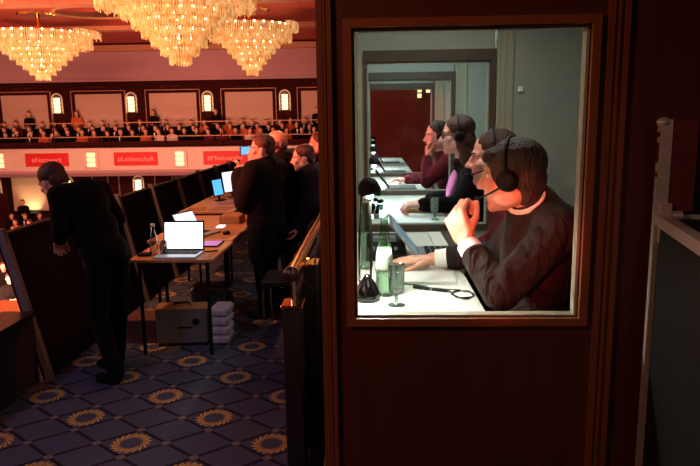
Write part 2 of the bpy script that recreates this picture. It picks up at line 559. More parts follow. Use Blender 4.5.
blab = ['nearest interpreter booth, dark red-brown outer wall with a wood-framed window', 'second interpreter booth, seen through the window of the nearest one, where the woman sits', 'third interpreter booth in the row, where the person in red props up the chin', 'fourth interpreter booth in the row, seen through three panes', 'farthest interpreter booth at the dim end of the row']
for i in range(5):
    y = BY[i]; y1 = BY[i + 1]
    t = None
    if i < 3:
        t = thing('interpreter_booth', blab[i], 'booth', (.6, y + .8, ZF), 'row of interpreter booths')
        partition(y, t, True, i == 0)
        if i == 2: partition(y1, t, False, False)
    a, b = y + .06, (y1 - .012 if i < 4 else y1 - .012)
    # front wall towards the hall with its long window
    if t:
        fw = MB().box((-.145, a, ZF), (-.105, b, WZ0)).box((-.145, a, WZ1 + .05), (-.105, b, ZT)).box((-.145, a, WZ0), (-.105, a + .05, WZ1 + .05)).box((-.145, b - .05, WZ0), (-.105, b, WZ1 + .05))
        fp = build('front_panel', fw, M['booth_profile'], t)
        build('front_glass', MB().add([(-.125, a + .05, WZ0), (-.125, b - .05, WZ0), (-.125, b - .05, WZ1 + .05), (-.125, a + .05, WZ1 + .05)], [(0, 1, 2, 3)]), M['glass'], fp)
        build('back_panel', MB().box((1.42, y, ZF), (1.46, y1, ZT)), M['booth_grey'], t)
        build('roof_panel', MB().box((-.145, y, ZT), (1.46, y1, ZT + .04)), M['booth_grey'], t)
        build('floor_panel', MB().box((-.145, y, ZF - .0), (1.46, y1, ZF + .01)), M['kerb'], t)
    # desk
    tb = thing('booth_desk', ['pale desk under the nearest interpreter\'s elbow, behind the booth window', 'bright white desk in the second booth under the clasped hand', 'glowing desk in the third booth, below the person in red', 'narrow bright desk strip beyond the third booth', 'farthest, smallest bright desk strip at the end of the platform'][i], 'desk', (.12, y + .8, ZF), 'booth desks')
    xr = .345 if i == 0 else .44
    build('desk_top', MB().box((-.1, y + .07, 1.135), (xr, y1 - .03, 1.16), bev=.003), M['table_top'], tb)
    for q in (y + .12, y1 - .12):
        build('leg', MB().box((xr - .1, q - .02, ZF + .01), (xr - .06, q + .02, 1.135)).box((-.08, q - .02, ZF + .01), (-.04, q + .02, 1.135)), M['alu_dull'], tb)
    if i:  # desk lamp of each farther booth
        lp = thing('desk_lamp', ['', 'small lamp lighting the second booth\'s desk by its front window', 'small lamp lighting the third booth\'s desk by its front window', 'small lamp on the desk beyond the third booth', 'small lamp on the farthest desk'][i], 'lamp', (-.03, y + .9, 1.16), 'desk lamps on the farther desks')
        build('base', MB().lathe([(.045, 0), (.045, .012), (.012, .02), (0, .02)], (-.03, y + .9, 1.16)), M['black'], lp, auto=True)
        build('stem', MB().tube([(-.03, y + .9, 1.17), (-.03, y + .9, 1.40), (-.02, y + .9, 1.46), (.0, y + .9, 1.49)], .006), M['black'], lp)
        build('shade', MB().lathe([(.045, 0), (.042, .02), (.025, .045), (.0, .05)], (.01, y + .9, 1.45)), M['black'], lp, smooth=True)
        build('bulb', MB().ell((.01, y + .9, 1.445), (.018, .018, .02)), M['screen_white'], lp, smooth=True)

# small bright reflection on the booth's inner wall, built as a white plate
build_ls = MB().box((.735, 3.338, 1.868), (.762, 3.35, 1.895), bev=.002).box((.744, 3.334, 1.872), (.753, 3.338, 1.891))
tag(build('reflection_plate', build_ls, M['white']), 'white reflection built as a plate on the inner booth wall, right of the second window', 'reflection')

# ------------------------------------------------------------------ things on the nearest desk
DZ = 1.16
lp = thing('desk_lamp', 'black domed desk lamp on two slim rods at the left edge of the booth window', 'lamp', (-.02, 2.05, DZ))
build('base', MB().lathe([(.042, 0), (.043, .012), (.040, .03), (.028, .055), (.014, .075), (.008, .085), (0, .085)], (-.02, 2.05, DZ), n=24), M['black_gloss'], lp, smooth=True)
build('rod', MB().tube([(-.046, 2.05, DZ + .04), (-.044, 2.05, 1.36), (-.035, 2.05, 1.52)], .0035), M['chrome'], lp)
build('rod', MB().tube([(-.008, 2.05, DZ + .07), (-.006, 2.05, 1.36), (-.008, 2.05, 1.52)], .0035), M['black'], lp)
sr = Matrix.Rotation(math.radians(-14), 3, 'Y')
sh = build('shade', MB().lathe([(.030, -.012), (.036, -.01), (.037, .0), (.034, .018), (.025, .032), (.012, .040), (0, .042)], (-.010, 2.05, 1.522), n=24, rot=sr), M['black'], lp, smooth=True)
build('bulb', MB().ell((-.010, 2.05, 1.505), (.014, .014, .012)), M['screen_white'], lp, smooth=True)

bt = thing('water_bottle', 'tall pale green glass water bottle beside the black desk lamp', 'bottle', (.037, 2.1, DZ))
bp = [(.026, 0), (.030, .008), (.030, .095), (.0275, .135), (.019, .19), (.0125, .235), (.0125, .265), (.014, .268), (.014, .275)]
build('glass_body', MB().lathe([(0, 0)] + bp, (.037, 2.1, DZ + .001), n=24), M['green_glass'], bt, smooth=True)
build('label', MB().lathe([(.0304, .088), (.0302, .097), (.0278, .136), (.0235, .165)], (.037, 2.1, DZ), n=24), M['label'], bt, smooth=True)
build('cap', MB().lathe([(.015, .266), (.015, .287), (.0, .288)], (.037, 2.1, DZ), n=16), M['label'], bt, smooth=True)
bt = thing('water_bottle', 'clear water bottle standing behind the black desk lamp', 'bottle', (-.03, 2.5, DZ))
build('glass_body', MB().lathe([(0, 0)] + bp, (-.03, 2.5, DZ + .001), n=20), M['green_glass'], bt, smooth=True)
build('cap', MB().lathe([(.015, .266), (.015, .287), (.0, .288)], (-.03, 2.5, DZ), n=16), M['label'], bt, smooth=True)

def goblet(c, label, s=1.0):
    g = thing('drinking_glass', label, 'glass', c)
    x, y, z = c
    build('bowl', MB().lathe([(r * s, q * s) for r, q in ((.0, .035), (.022, .04), (.025, .055), (.027, .135), (.0262, .135), (.024, .06), (.0, .045))], c, n=24), M['glassware'], g, smooth=True)
    build('foot', MB().lathe([(r * s, q * s) for r, q in ((.0, .001), (.028, .001), (.028, .004), (.008, .01), (.006, .036), (0, .036))], c, n=24), M['glassware'], g, smooth=True)
    return g
goblet((.073, 1.985, DZ), 'small footed water glass in front of the green bottle')
goblet((.36, 3.72, DZ), 'water glass beside the watch arm on the second booth desk', .95)

# laptop, edge-on
lt = thing('laptop', 'open dark laptop seen edge-on beside the interpreter\'s resting hand', 'laptop', (.26, 2.66, DZ))
build('keyboard_base', MB().box((.19, 2.56, DZ + .002), (.40, 2.84, DZ + .02), bev=.003), M['grey_plastic'], lt)
ks = MB()
for a in range(10):
    for b in range(5):
        ks.box((.225 + b * .026, 2.575 + a * .026, DZ + .02), (.246 + b * .026, 2.595 + a * .026, DZ + .0235))
build('keys', ks, M['black'], lt)
scr = Matrix.Rotation(math.radians(-38), 3, 'Y')
build('lid', MB().box((.183, 2.56, DZ + .018), (.192, 2.84, DZ + .205), rot=scr, pivot=(.19, 2.7, DZ + .02)), M['grey_plastic'], lt)
build('screen', MB().box((.192, 2.57, DZ + .03), (.1935, 2.83, DZ + .198), rot=scr, pivot=(.19, 2.7, DZ + .02)), M['screen_glow_blue'], lt)

cs = thing('interpreter_console', 'dark interpreter console with paper slips behind the resting hand', 'console', (.06, 2.75, DZ))
build('body', MB().prism([(2.62, DZ + .002), (2.9, DZ + .002), (2.9, DZ + .07), (2.62, DZ + .03)], 0, -.03, .14), M['black'], cs)
build('display', MB().box((.0, 2.78, DZ + .052), (.1, 2.86, DZ + .068)), M['grey_plastic'], cs)
kb = MB()
for q in range(5): kb.cyl((.0 + q * .024, 2.68, DZ + .03), (.0 + q * .024, 2.68, DZ + .05), .008)
build('button_row', kb, M['grey_plastic'], cs)

pp = MB()
for k in range(4):
    pp.box((.1, 2.24, DZ + .001 + k * .0025), (.30, 2.40, DZ + .003 + k * .0025), rot=Matrix.Rotation(.02 * k - .1, 3, 'Z'))
tag(build('notepad', pp, M['paper']), 'white writing pad lying in front of the interpreter\'s sleeve', 'notepad')
tag(build('paper_sheet', MB().box((.05, 1.83, DZ + .001), (.26, 1.965, DZ + .002), rot=Matrix.Rotation(.12, 3, 'Z')), M['paper']), 'loose white sheet at the bottom edge of the window', 'paper')
tag(build('paper_sheet', MB().box((.20, 1.84, DZ + .0025), (.325, 1.96, DZ + .0035), rot=Matrix.Rotation(-.1, 3, 'Z')), M['paper']), 'second loose sheet below the coiled cable', 'paper')
pn = thing('pen', 'black ballpoint pen lying on the desk left of the coiled cable', 'pen', (.20, 2.16, DZ))
a, b = V((.14, 2.185, DZ + .007)), V((.262, 2.125, DZ + .007))
build('barrel', MB().cyl(a, a.lerp(b, .93), .0055), M['black'], pn)
build('tip', MB().cyl(a.lerp(b, .93), b, .0055, .001), M['chrome'], pn)
build('grip_ring', MB().cyl(a.lerp(b, .46), a.lerp(b, .52), .0062), M['chrome'], pn)
pts = [V((.255, 2.13, DZ + .005))]
for k in range(64):
    q = k / 63 * 2 * PI * 2.4
    pts.append(V((.298 + (.034 + .003 * math.sin(k)) * math.cos(q + 2.6), 2.085 + (.05 - .01 * k / 63) * math.sin(q + 2.6), DZ + .005 + .004 * math.sin(k * .31) ** 2)))
tag(build('headphone_cable', MB().tube(pts, .0022, 6), M['cable'], smooth=True), 'black headphone cable coiled on the desk by the elbow', 'cable')
pts = [V((.10 + .2 * k / 12, 2.235 - .09 * k / 12 + .008 * math.sin(k * .6), DZ + .004)) for k in range(13)]
tag(build('headphone_cable', MB().tube(pts, .0018, 6), M['cable'], smooth=True), 'thin straight cable above the pen', 'cable')
# slips, booklets and cup on the other desks
tag(build('paper_stack', MB().box((.28, 2.90, DZ + .001), (.344, 3.25, DZ + .012)), M['paper']), 'white paper stack behind the open laptop', 'paper')
tag(build('paper_sheet', MB().box((.09, 3.5, DZ + .001), (.36, 3.75, DZ + .002), rot=Matrix.Rotation(.2, 3, 'Z')), M['paper']), 'sheet below the watch arm on the second desk', 'paper')
tag(build('booklet', MB().box((.20, 3.98, DZ + .001), (.42, 4.2, DZ + .03), rot=Matrix.Rotation(-.25, 3, 'Z')), M['card']), 'thick booklet beside the clasped hand on the second desk', 'booklet')
cl = thing('flower_posy', 'dark little posy in a cup on the second booth\'s desk', 'plant', (.03, 3.8, DZ))
build('cup', MB().lathe([(.028, 0), (.035, .08), (.033, .08), (.026, .004), (0, .004)], (.03, 3.8, DZ + .001)), M['glassware'], cl, smooth=True)
g = MB()
for k in range(16): g.ell((.03 + random.uniform(-.035, .035), 3.8 + random.uniform(-.03, .03), DZ + .07 + random.uniform(-.04, .09)), (.014, .014, .012), n=8, m=5)
build('blossom_cluster', g, M['suit_navy'], cl, smooth=True)
for i, (yy, ll) in enumerate(((5.4, 'third'), (7.0, 'fourth'), (8.6, 'fifth'))):
    c2 = thing('laptop', 'open laptop silhouetted on the %s booth desk' % ll, 'laptop', (.2, yy, DZ))
    build('keyboard_base', MB().box((.14, yy - .14, DZ + .001), (.36, yy + .14, DZ + .018)), M['grey_plastic'], c2)
    build('lid', MB().box((.13, yy - .14, DZ + .02), (.14, yy + .14, DZ + .2), rot=scr, pivot=(.14, yy, DZ + .02)), M['black'], c2)

# ================================================================== PEOPLE
def frame_from(fwd, upv):
    f = V(fwd).normalized(); r = f.cross(V(upv)).normalized(); u = r.cross(f)
    return Matrix((r, f, u)).transposed()

def add_head(mb, c, R, s=1.0):
    P = lambda x, y, z: V(c) + R @ V((x, y, z)) * s
    E = lambda p, r: mb.ell(P(*p), [q * s for q in r], R)
    E((0, -.014, .032), (.076, .097, .086))
    E((0, .028, -.040), (.060, .064, .076))
    E((0, .045, -.085), (.040, .045, .032))
    mb.cap(P(0, .074, -.100), P(0, .070, -.092), .020 * s)
    mb.cap(P(0, .090, .006), P(0, .113, -.028), .0085 * s, .0125 * s)
    for q in (-1, 1):
        E((q * .011, .099, -.032), (.010, .012, .009))
        mb.cap(P(q * .012, .083, .024), P(q * .045, .070, .022), .011 * s, .010 * s)
        E((q * .038, .058, -.022), (.026, .026, .024))
        E((q * .077, -.008, -.012), (.010, .022, .033))
        E((q * .046, .005, -.065), (.026, .055, .035))
    mb.cap(P(-.020, .086, -.056), P(.020, .086, -.056), .0085 * s)
    mb.cap(P(-.016, .084, -.068), P(.016, .084, -.068), .0085 * s)

def add_hand(mb, wrist, d, palm, side, curl=(.3, .4, .3), s=1.0, thumb_in=.6, spread=.06):
    """palm + four unequal fingers + thumb; d = wrist-to-knuckle direction, palm = palm normal, side=+1 thumb on d x palm side"""
    d = V(d).normalized(); n = (V(palm) - d * V(palm).dot(d)).normalized(); k = d.cross(n).normalized() * side
    w = V(wrist)
    R = Matrix((k, d, n)).transposed()
    for q in range(4):
        x = (.030 - .0205 * q) * s
        mb.cap(w + d * .012 * s + k * x * .7, w + d * (.088 - .006 * abs(q - 1)) * s + k * x, .0135 * s, .0115 * s, n=10)
    mb.ell(w + d * .045 * s, (.036 * s, .05 * s, .015 * s), R)
    mb.ell(w + d * .03 * s + k * .022 * s + n * .009 * s, (.016 * s, .03 * s, .015 * s), R)
    L = ((.044, .026, .021), (.048, .030, .022), (.045, .027, .021), (.036, .021, .018))
    for q in range(4):
        x = (.030 - .0205 * q) * s
        p = w + d * (.090 - .006 * abs(q - 1)) * s + k * x
        a = 0
        sd = (k * (1.5 - q) * spread)
        for j in range(3):
            a += curl[j] * (1 + .06 * q)
            dd = (d * math.cos(a) + n * math.sin(a) + sd * math.cos(a)).normalized()
            e = p + dd * L[q][j] * s
            r0 = (.0096 - .0008 * j) * s * (.88 if q == 3 else 1)
            mb.cap(p, e, r0, r0 * .92, n=10)
            p = e
    p = w + d * .025 * s + k * .028 * s + n * .004 * s
    td = (d * .75 + k * (.75 - thumb_in * .5) + n * thumb_in).normalized()
    e = p + td * .042 * s
    mb.cap(p, e, .0135 * s, .0112 * s, n=10)
    td2 = (td + d * .4 - k * thumb_in * .4 + n * .1).normalized()
    e2 = e + td2 * .03 * s
    mb.cap(e, e2, .0108 * s, .0098 * s, n=10)
    mb.cap(e2, e2 + (td2 + d * .2).normalized() * .022 * s, .0098 * s, .008 * s, n=10)

def figure(name, label, base, H, Rh, J, voxel, jacket, trousers, skin, hair, hs=1.0, hands=None, group=None, collar=None, hair_fn=None, jv=None, face=True, shirt=None, cuff=None, bulk=0):
    """J: world joints neck, chest, belly, pelvis, shL, elL, wrL, shR, elR, wrR, hipL, knL, anL, hipR, knR, anR"""
    t = thing(name, label, 'person', base, group)
    Rb = J.get('Rb', Matrix.Identity(3))          # columns: right, forward, up of the chest
    mb = MB()
    add_head(mb, H, Rh, hs)
    mb.cap(V(H) + Rh @ V((0, -.03, -.06)) * hs, J['neck'], .052 * hs, .058 * hs)
    def limbs(m, g, what):
        if 'torso' in what:
            m.ell(J['chest'], (.165 + g, .105 + g, .19 + g), Rb)
            m.ell(J['belly'], (.15 + g, .11 + g, .17 + g), Rb)
            m.ell(J['pelvis'], (.165 + g, .12 + g, .12 + g), Rb)
            m.cap(J['shL'], J['shR'], .062 + g * 1.2)
            m.cap(J['chest'], J['neck'], .11 + g, .06 + g)
        if 'arms' in what:
            for S in 'LR':
                m.cap(J['sh' + S], J['el' + S], .052 + g * 1.2, .040 + g * 1.3)
                e = V(J['wr' + S])
                if g > 0: e = e.lerp(V(J['el' + S]), J.get('sleeve', .10))
                m.cap(J['el' + S], e, .040 + g * 1.3, .027 + g * 1.5)
        if 'legs' in what:
            for S in 'LR':
                m.cap(J['hip' + S], J['kn' + S], .078 + g, .054 + g)
                m.cap(J['kn' + S], J['an' + S], .052 + g, .038 + g * 1.6)
        if 'feet' in what:
            for S in 'LR':
                m.cap(V(J['an' + S]) + V((0, 0, -.04)), V(J['an' + S]) + J['foot' + S] * .15 + V((0, 0, -.055)), .036 + g, .03 + g)
    limbs(mb, 0, ('torso', 'arms', 'legs', 'feet'))
    for S in 'LR':
        hd = (hands or {}).get(S)
        dd = V(J['wr' + S]) - V(J['el' + S])
        if hd: add_hand(mb, J['wr' + S], **hd)
        else: add_hand(mb, J['wr' + S], dd, V((0, 0, -1)) if abs(dd.normalized().z) < .8 else Rb.col[1], -1 if S == 'L' else 1)
    build_re('body', mb, skin, t, voxel, 5)
    jv = jv or voxel * 1.4
    m = MB(); limbs(m, .014 + bulk, ('torso', 'arms'))
    if 'hump' in J: m.cap(J['hump'][0], J['hump'][1], .115, .072)
    if bulk:
        for S in 'LR': m.cap(J['hip' + S], V(J['kn' + S]) + V((0, 0, .12)), .10 + bulk, .09 + bulk * .5)
    if collar != 'none':
        nk = V(J['neck'])
        ax = (V(H) + Rh @ V((0, -.03, -.06)) - nk).normalized()
        ra = basis(ax)
        m.tube([nk + ax * .012 + (ra[0] * math.cos(q) + ra[1] * math.sin(q)) * .066 for q in [2 * PI * k / 16 for k in range(17)]], .017)
    jk = build_re('jacket' if collar != 'tee' else 'shirt', m, jacket, t, jv, 5)
    if shirt:
        nk = V(J['neck']); ax = (V(H) + Rh @ V((0, -.03, -.06)) - nk).normalized(); ra = basis(ax)
        c = MB()
        for dz, rr in ((.022, .0635), (.030, .063), (.038, .062)):
            c.tube([nk + ax * dz + (ra[0] * math.cos(q) + ra[1] * math.sin(q)) * rr for q in [2 * PI * k / 20 for k in range(21)]], .006)
        build('shirt_collar', c, shirt, t, smooth=True)
    if cuff:
        for S in 'LR':
            w = V(J['wr' + S]); e = V(J['el' + S]); dd = (e - w).normalized()
            c = MB()
            c.cyl(w + dd * .015, w + dd * .075, .0365, .041, n=20)
            build('shirt_cuff', c, cuff, t, auto=True)
    m = MB(); limbs(m, .012, ('legs',)); m.ell(J['pelvis'], (.175, .13, .12), Rb)
    build_re('trousers', m, trousers, t, jv * 1.2, 4)
    for S in 'LR':
        m = MB(); m.cap(V(J['an' + S]) + V((0, 0, -.035)), V(J['an' + S]) + J['foot' + S] * .15 + V((0, 0, -.05)), .042, .036)
        build_re('shoe', m, M['black'], t, jv, 2)
    # hair
    P = lambda x, y, z: V(H) + Rh @ V((x, y, z)) * hs
    m = MB()
    for p, r in (hair_fn or HAIR['short']):
        m.ell(P(*p), [q * hs for q in r], Rh)
    build_re('hair', m, hair, t, max(.005, voxel * .9), 2)
    if face:
        for q in (-1, 1):
            e = MB(); e.ell(P(q * .026, .068, .004), (.0105 * hs,) * 3, Rh, 12, 8); e.cur = 1
            e.ell(P(q * .026, .0728, .004), (.0065 * hs, .0065 * hs, .0065 * hs), Rh, 10, 6)
            build('eye', e, [M['eye_white'], M['iris']], t, smooth=True)
        e = MB()
        for q in (-1, 1): e.cap(P(q * .016, .0895, .027), P(q * .046, .077, .026), .0042 * hs, .003 * hs, n=8)
        build('eyebrows', e, hair, t, smooth=True)
        e = MB(); e.cap(P(-.017, .0925, -.0615), P(.017, .0925, -.0615), .005 * hs)
        build('lips', e, M['lip'], t, smooth=True)
    return t

HAIR = {
    'short': [((0, -.022, .046), (.083, .096, .080)), ((0, -.062, -.005), (.070, .052, .065)), ((.066, -.01, .03), (.016, .035, .04)), ((-.066, -.01, .03), (.016, .035, .04))],
    'fringe': [((0, -.020, .038), (.083, .101, .084)), ((0, -.056, -.015), (.074, .056, .065)), ((0, -.046, -.062), (.060, .046, .05)), ((.060, .002, .020), (.021, .050, .060)), ((-.060, .002, .020), (.021, .050, .060)), ((.02, .050, .068), (.048, .036, .030)), ((-.03, .046, .066), (.042, .038, .030))],
    'balding': [((0, -.034, .034), (.082, .083, .077)), ((0, -.062, -.02), (.070, .050, .06)), ((0, -.048, -.062), (.060, .045, .05)), ((0, -.008, .045), (.081, .060, .066))],
    'bald': [((0, -.070, -.01), (.074, .036, .045)), ((.070, -.02, -.0), (.013, .035, .03)), ((-.070, -.02, -.0), (.013, .035, .03))],
    'long': [((0, -.025, .045), (.088, .100, .085)), ((0, -.065, -.04), (.090, .055, .09)), ((0, -.07, -.13), (.100, .045, .08)), ((.070, -.02, -.04), (.022, .04, .09)), ((-.070, -.02, -.04), (.022, .04, .09)), ((.085, -.03, -.13), (.026, .035, .07)), ((-.085, -.03, -.13), (.026, .035, .07))],
}

def headset(H, Rh, s, label, mic=True, side=-1):
    P = lambda x, y, z: V(H) + Rh @ V((x, y, z)) * s
    t = thing('headset', label, 'headset', P(0, 0, -.03))
    build('headband', MB().tube([P(.088 * math.sin(a), -.008, .026 + .096 * math.cos(a)) for a in [(-1.75 + 3.5 * k / 20) for k in range(21)]], .0055 * s), M['black'], t, smooth=True)
    for q in (-1, 1):
        c = MB(); c.cyl(P(q * .078, -.008, -.012), P(q * .104, -.008, -.012), .036 * s, .030 * s, n=20)
        c.ell(P(q * .104, -.008, -.012), (.008 * s, .030 * s, .030 * s), Rh)
        build('ear_cup', c, M['black'], t, auto=True)
    if mic:
        b = build('microphone_boom', MB().tube([P(side * .100, .0, -.025), P(side * .090, .045, -.045), P(side * .060, .095, -.062), P(side * .030, .118, -.066)], .003 * s), M['black'], t, smooth=True)
        build('microphone', MB().cap(P(side * .035, .116, -.066), P(side * .018, .122, -.067), .008 * s), M['black'], b, smooth=True)
    return t

def seat(x, y, label):
    """office chair on the booth floor"""
    z = ZF + .01
    t = thing('office_chair', label, 'chair', (x, y, z))
    build('seat', MB().box((x - .21, y - .21, z + .37), (x + .21, y + .21, z + .42), bev=.015), M['black'], t)
    build('backrest', MB().box((x + .22, y - .19, z + .5), (x + .26, y + .19, z + .86), bev=.012), M['black'], t)
    build('back_bar', MB().tube([(x + .1, y, z + .36), (x + .235, y, z + .38), (x + .24, y, z + .55)], .014), M['black'], t)
    build('pedestal', MB().cyl((x, y, z + .06), (x, y, z + .37), .025), M['chrome'], t)
    for k in range(5):
        a = 2 * PI * k / 5
        build('leg', MB().cyl((x, y, z + .07), (x + .26 * math.cos(a), y + .26 * math.sin(a), z + .035), .018, .012).ell((x + .26 * math.cos(a), y + .26 * math.sin(a), z + .025), (.022, .022, .025)), M['black'], t)

def seated(cx, cy, z0, lean=.0, sx=1.0):
    """default joints of a seated figure facing -x; returns dict"""
    J = dict(neck=V((cx - .06, cy, z0 + 1.03)), chest=V((cx - .02, cy, z0 + .85)), belly=V((cx + .02, cy, z0 + .66)), pelvis=V((cx + .06, cy, z0 + .53)),
             shL=V((cx - .02, cy - .18, z0 + .96)), shR=V((cx - .02, cy + .18, z0 + .96)),
             hipL=V((cx + .02, cy - .09, z0 + .51)), hipR=V((cx + .02, cy + .09, z0 + .51)),
             knL=V((cx - .38, cy - .11, z0 + .52)), knR=V((cx - .38, cy + .11, z0 + .52)),
             anL=V((cx - .40, cy - .11, z0 + .09)), anR=V((cx - .40, cy + .11, z0 + .09)), footL=V((-1, 0, 0)), footR=V((-1, 0, 0)))
    J['Rb'] = frame_from((-1, 0, 0), (0, 0, 1))
    return J

# --- nearest interpreter
J = seated(.59, 2.15, ZF + .01)
J.update(sleeve=.33, hump=(V((.60, 2.15, 1.36)), V((.545, 2.135, 1.46))), neck=V((.52, 2.13, 1.455)), chest=V((.55, 2.15, 1.28)), belly=V((.575, 2.15, 1.10)), shL=V((.58, 1.97, 1.405)), shR=V((.58, 2.33, 1.41)),
         elL=V((.385, 1.90, 1.222)), wrL=V((.297, 2.05, 1.355)), elR=V((.475, 2.44, 1.225)), wrR=V((.232, 2.49, 1.198)))
Hd = V((.456, 2.12, 1.560)); Rh = frame_from((-.87, .48, -.12), (-.08, .03, 1))
figure('person', 'nearest interpreter, dark-haired man in a dark suit, raised fist by his chin', (.59, 2.15, ZF + .01), Hd, Rh, J, .0045, M['suit'], M['suit'], M['skin'], M['hair_dark'], 1.0,
       hands={'L': dict(d=(-.33, .32, .90), palm=(.62, .72, .12), side=-1, curl=(.95, 1.2, .8), thumb_in=.75, s=1.12), 'R': dict(d=(-1, -.02, -.02), palm=(0, 0, -1), side=1, curl=(.12, .25, .2), thumb_in=.15, spread=.10, s=1.1)},
       hair_fn=HAIR['fringe'], jv=.008, shirt=M['white'], cuff=M['white'])
headset(Hd, Rh, 1.0, 'black headset with a thin mic boom on the nearest interpreter\'s head')
seat(.66, 2.15, 'black office chair under the nearest interpreter')
w = V((.297, 2.05, 1.355)); e = V((.385, 1.90, 1.222)); dd = (e - w).normalized()
# --- his neighbour
J = seated(.66, 2.86, ZF + .01)
J.update(neck=V((.58, 2.86, 1.42)), elL=V((.60, 2.66, 1.17)), wrL=V((.42, 2.72, 1.07)), elR=V((.60, 3.06, 1.17)), wrR=V((.42, 3.02, 1.07)))
H2 = V((.528, 2.85, 1.572)); R2 = frame_from((-.98, .12, -.08), (-.06, 0, 1))
figure('person', 'second interpreter in a maroon jacket, in profile behind the nearest interpreter', (.66, 2.86, ZF + .01), H2, R2, J, .006, M['maroon'], M['suit_black'], M['skin_pink'], M['hair_dark'], 1.0, jv=.01, shirt=M['label'])
headset(H2, R2, 1.0, 'headset with a thick black headband on the second interpreter')
seat(.74, 2.86, 'black office chair under the second interpreter')
# --- woman in the second booth
J = seated(.68, 4.22, ZF + .01)
J.update(neck=V((.60, 4.21, 1.45)), chest=V((.64, 4.22, 1.26)), shL=V((.63, 4.04, 1.38)), shR=V((.63, 4.40, 1.38)), elL=V((.52, 3.94, 1.215)), wrL=V((.29, 3.90, 1.225)), elR=V((.56, 4.45, 1.2)), wrR=V((.38, 4.36, 1.2)))
H3 = V((.545, 4.2, 1.635)); R3 = frame_from((-.99, .05, -.08), (-.06, 0, 1))
t3 = figure('person', 'woman with glasses, long brown hair and pink blouse in the second booth', (.68, 4.22, ZF + .01), H3, R3, J, .006, M['suit_black'], M['suit_black'], M['skin_pink'], M['hair_brown'], 1.0, hair_fn=HAIR['long'], jv=.01,
            hands={'L': dict(d=(-1, 0, .05), palm=(0, .3, -1), side=-1, curl=(.9, 1.1, .8)), 'R': dict(d=(-1, -.2, 0), palm=(0, 0, -1), side=1)})
bl = MB().ell((.535, 4.21, 1.33), (.042, .06, .12), Matrix.Rotation(.35, 3, 'Y'))
build('blouse', bl, M['pink'], t3, smooth=True)
gl = MB()
P3 = lambda x, y, z: H3 + R3 @ V((x, y, z))
for q in (-1, 1):
    gl.tube([P3(q * .033 + .024 * math.cos(a), .098 - .01 * abs(q * .033 + .024 * math.cos(a)) / .05, .004 + .018 * math.sin(a)) for a in [2 * PI * k / 16 for k in range(17)]], .0028, 6)
    gl.tube([P3(q * .057, .088, .008), P3(q * .076, .05, .006), P3(q * .079, .0, .004)], .0025, 6)
gl.tube([P3(-.01, .101, .006), P3(.01, .101, .006)], .0025, 6)
build('eyeglasses', gl, M['black'], t3, smooth=True)
wt = MB(); wt.cyl((.318, 3.904, 1.224), (.338, 3.908, 1.223), .034, n=20)
build('wristwatch', wt, M['chrome'], t3, auto=True)
headset(H3, R3, 1.02, 'headset over the long brown hair of the woman in the second booth', False)
seat(.76, 4.22, 'office chair under the woman in the second booth')
# --- person in the third booth
J = seated(.68, 5.62, ZF + .01)
J.update(neck=V((.60, 5.61, 1.42)), elL=V((.46, 5.46, 1.21)), wrL=V((.465, 5.54, 1.415)), elR=V((.5, 5.82, 1.2)), wrR=V((.3, 5.80, 1.2)))
H4 = V((.552, 5.6, 1.595)); R4 = frame_from((-.95, -.2, -.12), (-.1, 0, 1))
figure('person', 'person in a dark red shirt propping the chin on one hand in the third booth', (.68, 5.62, ZF + .01), H4, R4, J, .007, M['red_shirt'], M['suit_black'], M['skin_pink'], M['hair_dark'], 1.0, jv=.012, collar='tee',
       hands={'L': dict(d=(0, .1, 1), palm=(.9, 0, 0), side=-1, curl=(.7, .9, .6)), 'R': dict(d=(-1, 0, 0), palm=(0, 0, -1), side=1)})
headset(H4, R4, 1.0, 'black headset on the person in red in the third booth')
seat(.76, 5.62, 'office chair under the person in red in the third booth')

# --- standing figures on the gallery
def standing(p, face, h=1.75, bend=0.0, lean=(0, 0)):
    """joints of a standing figure; face = heading vector; bend = forward lean of the trunk in metres at neck height"""
    f = V((face[0], face[1], 0)).normalized(); r = V((f.y, -f.x, 0)); k = h / 1.75
    x = V((p[0], p[1], p[2] if len(p) > 2 else 0))
    def at(fr, rt, z):
        b = 0 if z < .9 else bend * ((z - .9) / .55)
        dz = 0 if z < .9 else -.28 * bend * ((z - .9) / .55)
        return x + f * (fr + b) * k + r * rt * k + V((0, 0, (z + dz) * k))
    J = dict(neck=at(0, 0, 1.47), chest=at(.0, 0, 1.29), belly=at(0, 0, 1.10), pelvis=at(0, 0, .95), shL=at(0, -.185, 1.41), shR=at(0, .185, 1.41),
             elL=at(-.02, -.235, 1.12), elR=at(-.02, .235, 1.12), wrL=at(.10, -.23, .90), wrR=at(.10, .23, .90),
             hipL=at(0, -.09, .90), hipR=at(0, .09, .90), knL=at(.03, -.10, .50), knR=at(.03, .10, .50), anL=at(-.01, -.11, .09), anR=at(-.01, .11, .09), footL=f, footR=f)
    upv = (J['neck'] - J['pelvis']).normalized()
    J['Rb'] = frame_from(f, upv)
    hd = J['neck'] + upv * .05 * k + V((0, 0, .095)) * k + f * .03
    return J, hd, f, r, at

# man bending over the parapet at the left
J, hd, f, r, at = standing((-1.78, 4.16), (-.93, .36), 1.66, .22)
J['elL'] = at(.05, -.25, 1.16); J['wrL'] = at(.20, -.16, 1.06); J['elR'] = at(.02, .26, 1.16); J['wrR'] = at(.20, .20, 1.02)
J['anL'] = at(-.10, -.11, .09); J['anR'] = at(.10, .11, .09)
Hm = V((-2.175, 4.30, 1.355))
J['neck'] = V((-2.06, 4.25, 1.275))
figure('person', 'man in a black suit with short hair bending over the parapet at the left edge', (-1.88, 4.22, 0), Hm, frame_from((-.80, .40, -.45), (-.42, .1, .9)), J, .008, M['suit_black'], M['suit_black'], M['skin'], M['hair_brown'], 1.05, jv=.014, shirt=M['white'])

